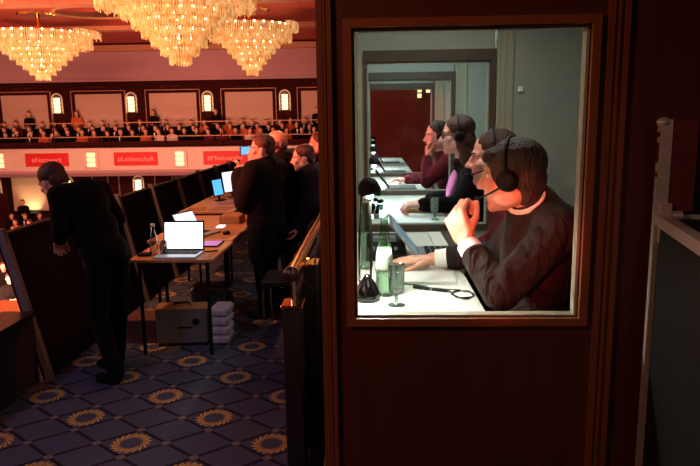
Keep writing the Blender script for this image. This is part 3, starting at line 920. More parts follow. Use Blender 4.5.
# group behind the work tables
J, hd, f, r, at = standing((-.93, 5.55), (-.95, .35), 1.62)
J['elL'] = at(.12, -.17, 1.14); J['wrL'] = at(.22, -.06, 1.38); J['elR'] = at(.10, .24, 1.14); J['wrR'] = at(.20, .06, 1.36)
Rm = frame_from((-.97, -.02, -.05), (0, 0, 1))
HA = V((-.95, 5.56, 1.50))
J['neck'] = V((-.92, 5.56, 1.355))
figure('person', 'dark-haired person holding up a phone, left of the standing group behind the tables', (-.93, 5.55, 0), HA, Rm, J, .008, M['suit_black'], M['suit_black'], M['skin'], M['hair_dark'], 1.04, jv=.014, bulk=.035)
ph = thing('phone', 'lit phone held up in front of the leftmost standing person', 'phone', (-1.22, 5.66, 1.40))
rp = frame_from((-.95, .3, 0), (0, 0, 1))
def boxr(c, h, R): return MB().box([-q for q in h], h).xf(Matrix.Translation(c) @ R.to_4x4())
build('phone_body', boxr(V((-1.115, 5.62, 1.485)), (.075, .004, .037), rp), M['black'], ph)
build('phone_screen', boxr(V((-1.110, 5.618, 1.485)), (.070, .0045, .033), rp), M['screen_blue'], ph)

J, hd, f, r, at = standing((-.80, 6.15), (-1, .15), 1.68)
figure('person', 'bald man in a black suit with a red-lit head, behind the phone holder', (-.80, 6.15, 0), V((-.915, 6.15, 1.52)), frame_from((-.97, .25, -.08), (-.1, 0, 1)), dict(J, neck=V((-.86, 6.15, 1.385))), .008, M['suit_black'], M['suit_black'], M['skin'], M['hair_grey'], 1.06, jv=.014, hair_fn=HAIR['bald'], bulk=.035)
J, hd, f, r, at = standing((-.55, 5.9), (-1, .1), 1.55)
figure('person', 'dark-haired man with a pale lit face and white collar, beside the booth edge', (-.55, 5.9, 0), V((-.635, 5.9, 1.40)), frame_from((-.95, -.1, -.12), (-.05, 0, 1)), dict(J, neck=V((-.59, 5.9, 1.265))), .008, M['suit_navy'], M['suit_black'], M['skin_pink'], M['hair_dark'], 1.0, jv=.014, shirt=M['white'], bulk=.02)
J, hd, f, r, at = standing((-.5, 6.65), (-1, 0), 1.66)
figure('person', 'brown-haired person half hidden by the booth post, farthest right of the group', (-.5, 6.65, 0), V((-.55, 6.65, 1.50)), frame_from((-1, 0, 0), (0, 0, 1)), dict(J, neck=V((-.52, 6.65, 1.365))), .008, M['suit_black'], M['suit_black'], M['skin'], M['hair_brown'], 1.0, jv=.014)
# banquet chair behind them
def stack_chair(x, y, label):
    t = thing('banquet_chair', label, 'chair', (x, y, 0))
    build('seat', MB().box((x - .21, y - .21, .42), (x + .21, y + .21, .47), bev=.012), M['black'], t)
    build('backrest', MB().box((x + .17, y - .19, .55), (x + .20, y + .19, .90), bev=.01), M['black'], t)
    build('back_frame', MB().tube([(x + .20, y - .21, .4), (x + .215, y - .21, .86), (x + .215, y - .17, .93), (x + .215, y + .17, .93), (x + .215, y + .21, .86), (x + .2, y + .21, .4)], .011), M['chrome'], t, smooth=True)
    for a in (-1, 1):
        for b in (-1, 1):
            build('leg', MB().cyl((x + .19 * a, y + .19 * b, 0), (x + .19 * a, y + .19 * b, .42), .011), M['chrome'], t)
stack_chair(-.70, 5.2, 'dark chair with a chrome back frame in front of the standing group')

# ================================================================== WORK TABLES ON THE GALLERY
TZ = .75
tabs = [(-1.80, -1.17, 4.55, 5.26, .75, 'nearest orange-lit work table, with the white laptop on it'), (-1.92, -1.19, 5.30, 6.75, .75, 'middle work table with mouse and papers, behind the white laptop'), (-2.10, -1.5, 6.80, 8.6, .78, 'farthest work table with the blue screen and white monitor')]
for (x0, x1, y0, y1, z, lab) in tabs:
    t = thing('work_table', lab, 'table', ((x0 + x1) / 2, (y0 + y1) / 2, 0), 'work tables along the parapet')
    build('table_top', MB().box((x0, y0, z - .025), (x1, y1, z), bev=.004), M['orange_table'], t)
    for a in (x0 + .06, x1 - .06):
        for b in (y0 + .06, y1 - .06):
            build('leg', MB().cyl((a, b, 0), (a, b, z - .025), .014), M['black'], t)
def laptop(c, rz, w, d, tilt, scr_m, label, kb=M['grey_plastic'], cat='laptop'):
    t = thing('laptop', label, cat, c)
    R = Matrix.Rotation(rz, 4, 'Z'); T = Matrix.Translation(c)
    build('keyboard_base', MB().box((-w / 2, -d, .001), (w / 2, 0, .016), bev=.003).xf(T @ R), kb, t)
    k = MB()
    for a in range(12):
        for b in range(5): k.box((-w / 2 + .02 + a * (w - .04) / 12, -d * .55 + b * d * .095, .016), (-w / 2 + .02 + (a + .8) * (w - .04) / 12, -d * .55 + (b + .8) * d * .095, .019))
    build('keys', k.xf(T @ R), M['black'], t)
    X = Matrix.Translation((0, 0, .016)) @ Matrix.Rotation(-tilt, 4, 'X')
    lid = build('lid', MB().box((-w / 2, 0, 0), (w / 2, .008, d * .98), bev=.003).xf(T @ R @ X), M['black'], t)
    build('screen', MB().box((-w / 2 + .012, -.0015, .016), (w / 2 - .012, .0, d * .98 - .014)).xf(T @ R @ X), scr_m, lid)
    return t
laptop((-1.455, 4.80, TZ), -.03, .32, .235, .16, M['screen_white'], 'open laptop with a glaring white screen on the nearest work table', M['screen_glow_blue'])
laptop((-1.62, 5.62, TZ), 1.2, .3, .21, .5, M['screen_page'], 'laptop with a thin bright screen behind the white laptop')
wb = thing('water_bottle', 'clear water bottle left of the white laptop', 'bottle', (-1.65, 4.70, TZ))
build('glass_body', MB().lathe([(0, 0), (.032, .002), (.032, .12), (.026, .15), (.013, .19), (.013, .225)], (-1.65, 4.70, TZ + .001)), M['bottle_glass'], wb, smooth=True)
build('cap', MB().lathe([(.015, .222), (.015, .245), (0, .246)], (-1.65, 4.70, TZ)), M['label'], wb, smooth=True)
wg = MB().lathe([(0, .002), (.028, .002), (.033, .1), (.031, .1), (.026, .006), (0, .006)], (-1.60, 4.76, TZ + .001))
tag(build('drinking_glass', wg, M['bottle_glass'], smooth=True), 'tumbler between the clear bottle and the white laptop', 'glass')
tag(build('wallet', MB().box((-1.77, 4.66, TZ + .001), (-1.68, 4.74, TZ + .022), bev=.005), M['black']), 'small dark wallet at the left end of the nearest work table', 'wallet')
tag(build('paper_sheet', MB().box((-1.31, 4.60, TZ + .001), (-1.2, 4.84, TZ + .002)), M['card']), 'sheet of paper right of the white laptop', 'paper')
tag(build('pen', MB().cyl((-1.30, 4.80, TZ + .007), (-1.20, 4.84, TZ + .007), .005), M['black']), 'dark pen on the paper right of the white laptop', 'pen')
tb = thing('tablet', 'violet-lit tablet lying right of the white laptop', 'tablet', (-1.34, 5.12, TZ))
build('tablet_body', MB().box((-1.44, 5.0, TZ + .001), (-1.24, 5.24, TZ + .011), bev=.003), M['black'], tb)
build('tablet_screen', MB().box((-1.43, 5.015, TZ + .011), (-1.25, 5.225, TZ + .012)), M['screen_violet'], tb)
mo = thing('computer_mouse', 'black mouse on the middle work table', 'mouse', (-1.30, 5.58, TZ))
build('shell', MB().ell((-1.30, 5.58, TZ + .014), (.032, .055, .02)), M['black'], mo, smooth=True)
build('wheel', MB().cyl((-1.306, 5.55, TZ + .032), (-1.294, 5.55, TZ + .032), .008), M['grey_plastic'], mo)
tag(build('paper_sheet', MB().box((-1.5, 5.4, TZ + .001), (-1.21, 5.85, TZ + .003), rot=Matrix.Rotation(-.25, 3, 'Z')), M['card']), 'folder of papers under the mouse', 'paper')
tag(build('storage_box', MB().box((-1.50, 6.15, TZ + .001), (-1.3, 6.45, TZ + .075), bev=.004), M['card']), 'orange-brown box at the far right of the middle work table', 'box')
tag(build('phone', MB().box((-1.48, 5.92, TZ + .001), (-1.41, 6.05, TZ + .012), bev=.003), M['screen_page']), 'small bright phone lying on the middle work table', 'phone')
pts = [V((-1.72 + .09 * math.cos(q), 5.75, TZ + .06 + .09 * math.sin(q))) for q in [PI * k / 12 for k in range(13)]]
tag(build('cable_loop', MB().tube(pts, .004), M['cable'], smooth=True), 'dark cable loop standing up behind the white laptop', 'cable')
for k, (x, y, w, d, a) in enumerate(((-1.95, 7.0, .2, .28, .2), (-1.68, 7.05, .21, .3, -.2), (-1.72, 7.5, .21, .3, .3), (-1.95, 8.1, .2, .3, -.1))):
    tag(build('paper_sheet', MB().box((x - w / 2, y - d / 2, .781 + .001 * k), (x + w / 2, y + d / 2, .7835 + .001 * k), rot=Matrix.Rotation(a, 3, 'Z')), M['card']),
        ['papers at the near left corner of the farthest work table', 'papers at the near right corner of the farthest work table', 'papers in the middle of the farthest work table', 'papers at the back of the farthest work table'][k], 'paper')
def monitor(c, rz, w, h, sm, label, tilt=.1):
    t = thing('monitor', label, 'monitor', c)
    R = Matrix.Translation(c) @ Matrix.Rotation(rz, 4, 'Z') @ Matrix.Rotation(-.12, 4, 'Y')
    build('stand', MB().box((-.06, -.05, .001), (.06, .06, .012)).box((-.012, .02, .01), (.012, .035, .12)).xf(R), M['black'], t)
    X = Matrix.Translation((0, .01, .06)) @ Matrix.Rotation(-tilt, 4, 'X')
    c_ = build('casing', MB().box((-w / 2, 0, 0), (w / 2, .02, h), bev=.004).xf(R @ X), M['black'], t)
    build('screen', MB().box((-w / 2 + .01, -.002, .012), (w / 2 - .01, 0, h - .012)).xf(R @ X), sm, c_)
monitor((-1.86, 7.75, .78), .55, .13, .21, M['screen_blue'], 'small blue screen standing on the farthest work table')
monitor((-1.75, 7.95, .80), .25, .19, .27, M['screen_page'], 'white monitor on the farthest work table beside the phone holder')

# under the nearest table
cz = thing('tool_case', 'grey metal tool case with a round dark badge, standing under the nearest work table', 'case', (-1.5, 4.82, 0))
Rz = Matrix.Translation((-1.508, 4.80, 0)) @ Matrix.Rotation(.06, 4, 'Z')
build('shell', MB().box((-.2, -.02, .02), (.2, .14, .31), bev=.012).xf(Rz), M['alu_case'], cz)
build('lid_rim', MB().box((-.203, -.023, .295), (.203, .143, .315), bev=.006).xf(Rz), M['card'], cz)
build('badge', MB().cyl((.115, -.026, .20), (.115, -.02, .20), .028, n=20).xf(Rz), M['black'], cz)
build('lettering_strip', MB().box((-.03, -.022, .148), (.085, -.02, .162)).xf(Rz), M['black'], cz)
build('handle', MB().tube([(-.06, .06, .315), (-.06, .06, .335), (.06, .06, .335), (.06, .06, .315)], .008).xf(Rz), M['black'], cz)
for a in (-.17, .17):
    build('foot', MB().box((a - .02, .0, 0), (a + .02, .12, .02)).xf(Rz), M['black'], cz)
for k in range(4):
    z = .005 + .075 * k
    pk = MB().box((-1.29, 4.80, z), (-1.14, 5.02, z + .07), bev=.018, rot=Matrix.Rotation(.05 - .04 * k, 3, 'Z'))
    tag(build('wrapped_packet', pk, M['stack_pink'], smooth=False), 'pale wrapped packet right of the tool case, ' + ['at the bottom of the stack', 'second from the bottom', 'third from the bottom', 'topmost of the stack'][k], 'packet', 'stack of pale packets')
wcx = thing('wooden_crate', 'low reddish wooden crate left of the tool case', 'crate', (-1.85, 4.95, 0))
build('body', MB().box((-1.98, 4.85, 0), (-1.74, 5.1, .17)), M['crate_wood'], wcx)
build('lid', MB().box((-1.99, 4.84, .17), (-1.73, 5.11, .2), bev=.005), M['crate_wood'], wcx)
cb = thing('plastic_box', 'pale see-through plastic box behind the tool case', 'box', (-1.38, 5.25, 0))
build('tub', MB().box((-1.52, 5.14, .0), (-1.22, 5.36, .36)), M['plastic_clear'], cb)
build('contents', MB().box((-1.50, 5.16, .01), (-1.24, 5.34, .34)), M['grey_plastic'], cb)
build('lid', MB().box((-1.53, 5.13, .36), (-1.21, 5.37, .38)), M['plastic_clear'], cb)

for k, (x, z) in enumerate(((.95, 2.35), (1.12, 2.45))):
    t = thing('wall_sconce', ['left', 'right'][k] + ' small glowing lamp on the red end wall seen through the booth panes', 'wall lamp', (x, 13.2, z), 'lamps on the red end wall')
    build('back_plate', MB().box((x - .06, 13.17, z - .25), (x + .06, 13.2, z + .25)), M['wood_panel'], t)
    for q in range(4): build('glow_glass', MB().cyl((x, 13.13, z - .22 + .11 * q), (x, 13.13, z - .14 + .11 * q), .04), M['sconce'], t)

# ================================================================== ROAD CASE AT THE RIGHT
rc = thing('flight_case', 'tall black flight case with aluminium edges and open lid at the right edge', 'flight case', (.95, 1.4, 0))
A = Matrix.Translation((.715, 1.655, 0)) @ Matrix.Rotation(math.radians(-11), 4, 'Z')   # local: x right, -y towards the viewer
build('body', MB().box((.012, -.9, .1), (.6, -.005, 1.49)).xf(A), M['road_case'], rc)
ed = MB()
ed.box((0, -.03, .1), (.028, 0, 1.735)).box((0, -.92, .1), (.028, -.89, 1.5))
ed.box((0, -.92, 1.475), (.03, -.03, 1.502)).box((0, -.92, .1), (.03, 0, .13)).box((.03, -.03, 1.475), (.6, 0, 1.502))
build('edge_profile', ed.xf(A), M['alu'], rc)
build('lid', MB().box((.03, -.03, 1.505), (.6, .0, 1.735)).xf(A), M['black'], rc)
build('lid_lining', MB().box((.03, -.034, 1.51), (.085, -.03, 1.735)).xf(A), M['red_lining'], rc)
build('corner_ball', MB().ell((.010, -.015, 1.728), (.018, .018, .014)).xf(A), M['alu'], rc, smooth=True)
build('hinge', MB().cyl((.036, -.04, 1.50), (.06, -.04, 1.50), .012).box((.01, -.045, 1.43), (.035, -.028, 1.53)).xf(A), M['alu'], rc)
lt_ = MB().box((-.004, -.028, 1.63), (0, -.012, 1.68)).cyl((-.006, -.02, 1.60), (0, -.02, 1.60), .01).cyl((-.006, -.02, 1.70), (0, -.02, 1.70), .01)
build('latch', lt_.xf(A), M['brass'], rc)
for k in range(3):
    build('rib', MB().box((.006, -.85, .32 + .13 * k), (.012, -.1, .35 + .13 * k)).xf(A), M['grey_plastic'], rc)
for a, b in ((.06, -.06), (.54, -.06), (.06, -.84), (.54, -.84)):
    build('caster', MB().cyl((a - .02, b, .05), (a + .02, b, .05), .05, n=16).box((a - .03, b - .03, .085), (a + .03, b + .03, .1)).xf(A), M['black'], rc)

# ================================================================== BALLROOM
YW = 28.0; YB = 26.0; HF = -3.2
struct('hall_floor', MB().box((-30, 8, HF - .2), (8, YW + .3, HF)), M['hall_floor'])
struct('wall_hall_near', MB().box((-30, 7.9, HF), (-2.6, 8, HF + .5)), M['kerb'])
struct('wall_far', MB().box((-30, YW, HF), (8, YW + .3, 3.52)), M['wall_wood'])
struct('wall_cove', MB().box((-30, YW - .25, 3.52), (8, YW + .3, 4.7)).box((-30, YW - .32, 3.44), (8, YW - .2, 3.54)), M['mauve'])
struct('trim_1', MB().box((-30, YW - .55, 4.66), (8, YW + .3, 4.9)), M['beam'])
struct('ceiling', MB().box((-30, 8, 4.98), (8, YW + .3, 5.1)), M['ceiling_red'])
struct('ceiling_beams', (lambda m: [m.box((-30, y, 4.84), (8, y + .5, 4.98)) for y in (17.6, 22.6)] and [m.box((x, 8, 4.80), (x + .45, YW, 4.98)) for x in (-14.2, -7.2, -1.2)] and m)(MB()), M['beam'])
# balcony slab, front and lower moulding
struct('balcony_slab', MB().box((-30, YB + .2, -.2), (8, YW, .13)).box((-30, YB + .96, .13), (8, YW, .30)).box((-30, YB + 1.42, .30), (8, YW, .5)), M['wall_wood'])
struct('wall_balcony_front', MB().box((-30, YB, -.22), (8, YB + .2, .70)), M['plaster_pink'])
struct('trim_4', MB().box((-30, YB - .06, .64), (8, YB - .001, .72)).box((-30, YB - .06, .70), (8, YB + .26, .72)), M['plaster_pink'])
struct('trim_2', MB().prism([(YB - .05, -.20), (YB + .2, -.20), (YB + .5, -.45), (YB + .1, -.45), (YB - .05, -.30)], 0, -30, 8), M['mauve'])
bw = MB().box((-30, YB + .3, .70), (8, YB + .34, .95))
struct('balcony_ledge', bw, M['wall_wood'])
br = thing('balcony_rail', 'two pale horizontal rails along the front of the far balcony', 'railing', (-10, YB + .15, .72))
build('upper_rail', MB().box((-30, YB + .10, 1.69), (8, YB + .15, 1.725)), M['beam'], br)
build('lower_rail', MB().box((-30, YB + .10, 1.13), (8, YB + .15, 1.165)), M['beam'], br)
for k in range(8):
    build('rail_post', MB().box((-17.6 + 2.3 * k, YB + .10, .72), (-17.57 + 2.3 * k, YB + .14, 1.70)), M['wall_wood'], br)

# panels on the upper wall with their frames
xs_p = [-15.05, -11.79, -8.55, -5.27, -2.0]
plab = ['leftmost', 'second from the left', 'third from the left', 'fourth from the left', 'rightmost, cut by the booth edge']
for k, x in enumerate(xs_p):
    t = thing('wall_screen', 'large pale salmon wall panel above the far balcony, ' + plab[k], 'wall panel', (x, YW - .05, 1.55), 'pale wall panels above the balcony')
    build('panel', MB().box((x - 1.03, YW - .05, 1.5), (x + 1.03, YW, 2.93)), M['screen_cloth'], t)
    fr = MB()
    for a, b, c, d in ((-1.16, -1.03, 1.5, 3.05), (1.03, 1.16, 1.5, 3.05), (-1.03, 1.03, 2.93, 3.05)):
        fr.box((x + a, YW - .10, c), (x + b, YW, d))
    build('frame', fr, M['wall_wood'], t)
    e = MB().box((x - 1.19, YW - .11, 1.5), (x - 1.16, YW, 3.08)).box((x + 1.16, YW - .11, 1.5), (x + 1.19, YW, 3.08)).box((x - 1.16, YW - .11, 3.05), (x + 1.16, YW, 3.08))
    build('beading', e, M['beam'], t)
    build('carved_swag', MB().tube([(x - .5 + 1.0 * q / 20, YW - .03, 3.24 - .05 * math.sin(q * 1.2) ** 2) for q in range(21)], .035, 6), M['brass'], t)
def sconce(x, y, z, w, h, label, group):
    t = thing('wall_sconce', label, 'wall lamp', (x, y, z), group)
    b = MB(); n = 8
    arch = [(x - w / 2, z)] + [(x + w / 2 * math.cos(PI - PI * k / n), z + h - w / 2 + w / 2 * math.sin(PI - PI * k / n)) for k in range(n + 1)] + [(x + w / 2, z)]
    b.tube([(p[0], y - .08, p[1]) for p in arch] , .03, 6)
    build('arched_frame', b, M['white_trim'], t)
    build('back_plate', MB().prism([(p[0], p[1]) for p in arch], 1, y - .04, y), M['wood_panel'], t)
    k = 4
    for q in range(k):
        zz = z + .04 + q * (h - .2) / k
        build('glow_glass', MB().cyl((x, y - .12, zz), (x, y - .12, zz + (h - .2) / k * .82), w * .26, w * .30, n=10), M['sconce'], t, auto=True)
for k, x in enumerate((-16.85, -13.6, -10.35, -7.04, -3.71)):
    sconce(x, YW, 2.12, .46, .86, 'arched glowing wall lamp between the upper wall panels, ' + ['far left, at the picture edge', 'first fully seen from the left', 'second fully seen from the left', 'third fully seen from the left', 'rightmost, above the group'][k], 'arched lamps on the upper wall')
for k, x in enumerate((-16.7, -13.45, -10.3)):
    sconce(x, YW, -1.32, .46, .72, 'arched glowing wall lamp below the balcony, ' + ['at the far left edge', 'behind the bending man\'s shoulder', 'above the parapet screens'][k], 'arched lamps below the balcony')
# fascia lamps and hashtag signs
for k, px in enumerate((-15.25, -11.45, -7.8, -4.25)):
    t = thing('fascia_lamp', 'square glowing lamp on the pale balcony front, ' + ['leftmost, at the picture edge', 'left of the sign behind the raised panels', 'between the middle and right signs', 'behind the group'][k], 'wall lamp', (px, YB, -.06), 'square lamps on the balcony front')
    build('back_plate', MB().box((px - .3, YB - .06, -.12), (px + .3, YB - .001, .58), bev=.02), M['plaster_pink'], t)
    for q in range(3):
        build('glow_bar', MB().box((px - .17, YB - .10, -.04 + q * .2), (px + .17, YB - .06, .12 + q * .2), bev=.02), M['fascia_glow'], t)
def text_mesh(s, size, m):
    c = bpy.data.curves.new('lettering', 'FONT'); c.body = s; c.size = size; c.align_x = 'CENTER'; c.align_y = 'CENTER'; c.extrude = .004
    o = bpy.data.objects.new('lettering', c); COL.objects.link(o)
    dg = bpy.context.evaluated_depsgraph_get(); dg.update()
    me = bpy.data.meshes.new_from_object(o.evaluated_get(dg)); bpy.data.objects.remove(o)
    me.materials.clear(); me.materials.append(m)
    me.transform(Matrix.Rotation(PI / 2, 4, 'X'))
    return me
for x, s, lab in ((-13.3, '#Netzwerk', 'red banner reading #Netzwerk on the balcony front'), (-9.62, '#Leidenschaft', 'red banner reading #Leidenschaft on the balcony front'), (-5.95, '#Miteinander', 'red banner reading #Miteinander on the balcony front, cut by the parapet')):
    t = thing('banner_sign', lab, 'sign', (x, YB - .02, .0), 'red hashtag banners')
    build('board', MB().box((x - .9, YB - .03, -.02), (x + .9, YB, .52)), M['red_sign'], t)
    o = link_mesh('lettering', text_mesh(s, .27, M['sign_text']), t)
    o.location = V((x, YB - .036, .24)) - t.location

# lower wall: uplit screen, seams
t = thing('projection_screen', 'pale orange-lit screen on the wall below the balcony, at the far left', 'screen', (-15, YW - .06, -2.2))
build('cloth', MB().box((-16.0, YW - .06, -2.1), (-13.95, YW, -.62)), M['screen_cloth'], t)
build('frame', MB().box((-16.2, YW - .09, -2.2), (-16.0, YW, -.55)).box((-16.0, YW - .09, -2.22), (-13.95, YW, -2.1)).box((-13.95, YW - .09, -2.2), (-13.8, YW, -.55)), M['black'], t)
struct('trim_3', (lambda m: [m.box((x, YW - .06, HF), (x + .05, YW, -.5)) for x in (-12.4, -11.7, -11.2, -9.6, -8.8, -8, -7)] and m)(MB()), M['alu_dull'])

# chandeliers
def chandelier(cx, cy, ztop, R, h, label, n=8):
    t = thing('chandelier', label, 'chandelier', (cx, cy, ztop), 'crystal chandeliers of the ballroom')
    build('stem', MB().cyl((cx, cy, ztop), (cx, cy, 4.98), .06).lathe([(.55, 4.93 - ztop), (.6, 4.98 - ztop)], (cx, cy, ztop), n=24), M['brass'], t)
    for k in range(n):
        r = R * (1 - .86 * (k / (n - 1)) ** .85)
        z1 = ztop - h * .80 * k / (n - 1)
        L = h * .22 * (1.5 if k == 0 else 1)
        m = MB(); cnt = max(10, int(2 * PI * r / .065))
        for q in range(cnt):
            a = 2 * PI * q / cnt + .3 * k
            for rr in (r, r * .86):
                c = V((cx + rr * math.cos(a), cy + rr * math.sin(a), z1))
                l = L * random.uniform(.85, 1.05)
                m.cyl(c, c - V((0, 0, l)), .017, .012, n=4)
        tier = build('crystal_tier', m, M['crystal'], t)
        b = MB(); cb_ = max(6, int(2 * PI * r / .26))
        for q in range(cb_):
            a = 2 * PI * q / cb_ + .2 * k
            b.ell((cx + r * 1.01 * math.cos(a), cy + r * 1.01 * math.sin(a), z1 - .02), (.032, .032, .032), n=6, m=4)
        build('bulb_ring', b, M['bulb'], tier)
        build('brass_ring', MB().tube([(cx + r * .95 * math.cos(a), cy + r * .95 * math.sin(a), z1 + .015) for a in [2 * PI * q / 28 for q in range(29)]], .025, 5), M['brass'], tier)
    # side wing
    w = MB()
    for q in range(26):
        a = -.5 + q / 25
        for rr in (1.08, 1.17):
            c = V((cx + R * rr * math.cos(a), cy + R * rr * math.sin(a), ztop + .06))
            w.cyl(c, c - V((0, 0, h * .16)), .017, .012, n=4)
    build('crystal_wing', w, M['crystal'], t)
    l = bpy.data.lights.new('chandelier_light', 'POINT'); l.energy = CH_POWER; l.color = (1, .72, .42); l.shadow_soft_size = .5
    lo = bpy.data.objects.new('chandelier_light', l); COL.objects.link(lo); lo.location = (cx, cy, ztop - h - .25)
CH_POWER = 30
chandelier(-3.62, 20, 4.52, 1.22, 1.42, 'smaller crystal chandelier at the right, nearest the booth')
chandelier(-10.1, 20, 4.40, 1.50, 1.34, 'crystal chandelier at the left, hanging lowest over the left wall panels')
chandelier(-4.35, 15, 4.75, 1.75, 1.72, 'largest crystal chandelier, cut by the top edge of the picture')
chandelier(-8.45, 14, 5.0 - .15, 1.0, .92, 'partly seen crystal chandelier in the top left corner')
for k, (x, y) in enumerate(((-11.2, 17.2), (-8.2, 19.6))):
    t = thing('ceiling_rose', ['round moulded ceiling recess left, above the left chandelier', 'round moulded ceiling recess between the chandeliers'][k], 'ceiling fitting', (x, y, 4.98), 'round ceiling recesses')
    build('rim', MB().tube([(x + 1.1 * math.cos(a), y + 1.1 * math.sin(a), 4.96) for a in [2 * PI * q / 32 for q in range(33)]], .07, 6), M['beam'], t, smooth=True)
    build('dish', MB().lathe([(1.05, 4.955), (.7, 4.97), (0, 4.975)], (x, y, 0), n=32), M['ceiling_red'], t, smooth=True)

# audience: a few model people, copied seat by seat
def audience(kind, shirt, hair, skin, long_hair=False, white=True):
    """low detail seated / standing person facing -y, base at the origin"""
    t = bpy.data.objects.new('person', None); COL.objects.link(t); t['category'] = 'person'
    s = 0 if kind == 'seated' else .45
    H = V((0, -.05, 1.18 + s)); R = frame_from((0, -1, -.1), (0, 0, 1))
    def torso(m, g):
        m.ell((0, 0, .80 + s), (.16 + g, .12 + g, .24 + g)); m.ell((0, 0, .58 + s), (.17 + g, .13 + g, .18 + g))
        m.cap((-.14, 0, .94 + s), (.14, 0, .94 + s), .06 + g)
        for q in (-1, 1):
            m.cap((q * .16, 0, .93 + s), (q * .19, -.03, .68 + s), .05 + g, .04 + g)
            m.cap((q * .19, -.03, .68 + s), (q * .08, -.22, .66 + s), .04 + g, .03 + g)
    def legs(m, g):
        for q in (-1, 1):
            if s: m.cap((q * .09, 0, .95), (q * .1, 0, .08), .08 + g, .045 + g)
            else:
                m.cap((q * .09, 0, .50), (q * .1, -.34, .50), .08 + g, .06 + g); m.cap((q * .1, -.34, .48), (q * .1, -.34, .07), .055 + g, .04 + g)
    m = MB(); add_head(m, H, R, 1.0); m.cap(H + V((0, .02, -.07)), (0, 0, .96 + s), .05, .055); torso(m, 0); legs(m, 0)
    for q in (-1, 1): m.cap((q * .08, -.22, .66 + s), (q * .03, -.27, .66 + s), .032, .025)
    me = remeshed(m, .016, 2); me.materials.append(skin); link_mesh('body', me, t)
    m = MB(); torso(m, .018); me = remeshed(m, .022, 2); me.materials.append(shirt); link_mesh('jacket', me, t)
    m = MB(); legs(m, .014); me = remeshed(m, .022, 2); me.materials.append(M['suit_black']); link_mesh('trousers', me, t)
    m = MB()
    for p, r in (HAIR['long'] if long_hair else HAIR['short']): m.ell(H + R @ V(p), r, R)
    me = remeshed(m, .016, 1); me.materials.append(hair); link_mesh('hair', me, t)
    if white:
        m = MB().prism([(-.03, .98 + s), (.03, .98 + s), (.0, .78 + s)], 1, -.15, -.10)
        link_mesh('shirt_front', m.mesh('shirt_front', M['white']), t)
    return t
protos = {'seated': [(audience('seated', M['suit_black'], M['hair_dark'], M['skin'], False, False), 'black suit'), (audience('seated', M['suit_navy'], M['hair_grey'], M['skin']), 'navy suit'), (audience('seated', M['red_shirt'], M['hair_brown'], M['skin_pink'], True, False), 'red top'),
                     (audience('seated', M['orange_shirt'], M['hair_dark'], M['skin'], False, False), 'orange top'), (audience('seated', M['plaster_pink'], M['hair_brown'], M['skin_pink'], True, False), 'pale top')],
          'standing': [(audience('standing', M['suit_black'], M['hair_dark'], M['skin'], False, False), 'black suit'), (audience('standing', M['orange_shirt'], M['hair_dark'], M['skin'], True, False), 'orange top')]}
used = {}
ORD = lambda n: {1: 'first', 2: 'second', 3: 'third', 4: 'fourth', 5: 'fifth', 6: 'sixth', 7: 'seventh', 8: 'eighth', 9: 'ninth', 10: 'tenth', 11: 'eleventh', 12: 'twelfth', 13: 'thirteenth', 14: 'fourteenth', 15: 'fifteenth', 16: 'sixteenth', 17: 'seventeenth', 18: 'eighteenth', 19: 'nineteenth', 20: 'twentieth'}.get(n) or (('twenty-' if n < 30 else 'thirty-' if n < 40 else 'forty-') + {0: 'th', 1: 'first', 2: 'second', 3: 'third', 4: 'fourth', 5: 'fifth', 6: 'sixth', 7: 'seventh', 8: 'eighth', 9: 'ninth'}[n % 10] if n % 10 else {30: 'thirtieth', 40: 'fortieth'}[n])
def place(kind, idx, loc, label, group, rz=0):
    p, d = protos[kind][idx]
    lab = label.replace('@', d)
    key = (kind, idx)
    if key not in used:
        used[key] = 1; p.location = loc; p.rotation_euler = (0, 0, rz); p['label'] = lab; p['group'] = group
        return p
    c = copy_thing(p, loc, lab, rz); c['group'] = group
    return c
rng = random.Random(3)
stand_at = {2: 0, 6: 1, 12: 0, 17: 0, 25: 0}
for row, (n, yo, zo, xo, nm) in enumerate(((28, .74, .13, 0, 'front'), (28, 1.18, .30, .27, 'middle'), (28, 1.64, .50, .05, 'back'))):
    for k in range(n):
        x = -15.9 + k * .54 + xo + rng.uniform(-.06, .06)
        i = rng.choices(range(5), (6, 4, 1.2, 2, .6))[0]
        if row == 2 and k in stand_at:
            place('standing', stand_at[k], (x, YB + 1.62, .5), 'standing guest in @, %s from the left, back balcony row' % ORD(k + 1), 'back row of balcony guests', rng.uniform(-.4, .4))
        else:
            place('seated', i, (x, YB + yo, zo + rng.uniform(-.04, .06)), 'guest in @, %s from the left, %s balcony row' % (ORD(k + 1), nm), nm + ' row of balcony guests', rng.uniform(-.4, .4))
# guests on the hall floor, seen past the parapet
q = 0
for row, (y, xs) in enumerate(((25.8, (-14.9, -14.3, -13.7, -13.0)), (24.2, (-13.9, -13.3, -12.7, -12.0)), (22.6, (-13.0, -12.4, -11.9, -11.3)), (21.0, (-12.0, -11.5, -10.9)), (18.4, (-10.7, -10.2)), (16.6, (-9.9, -9.35, -8.85)), (15.2, (-9.0, -8.5, -8.05)))):
    for k, x in enumerate(xs):
        i = rng.choices(range(5), (4, 4, 1, 2, 2))[0] if row < 4 else (0, 3, 1)[k]
        place('seated', i, (x + rng.uniform(-.08, .08), y + rng.uniform(-.1, .1), HF), 'hall guest in @, %s from the left, %s row from the far wall' % (ORD(k + 1), ORD(row + 1)), 'guests on the hall floor', rng.uniform(-.6, .9))
place('standing', 0, (-14.95, 26.8, HF), 'standing hall guest in @ before the glowing screen below the balcony', 'guests on the hall floor', .4)
t = thing('hall_table', 'orange-lit table on the hall floor, seen left of the first parapet screen', 'table', (-7.9, 14.2, HF))
build('table_top', MB().box((-9.2, 13.7, HF + .70), (-7.1, 14.7, HF + .75)), M['hall_table'], t)
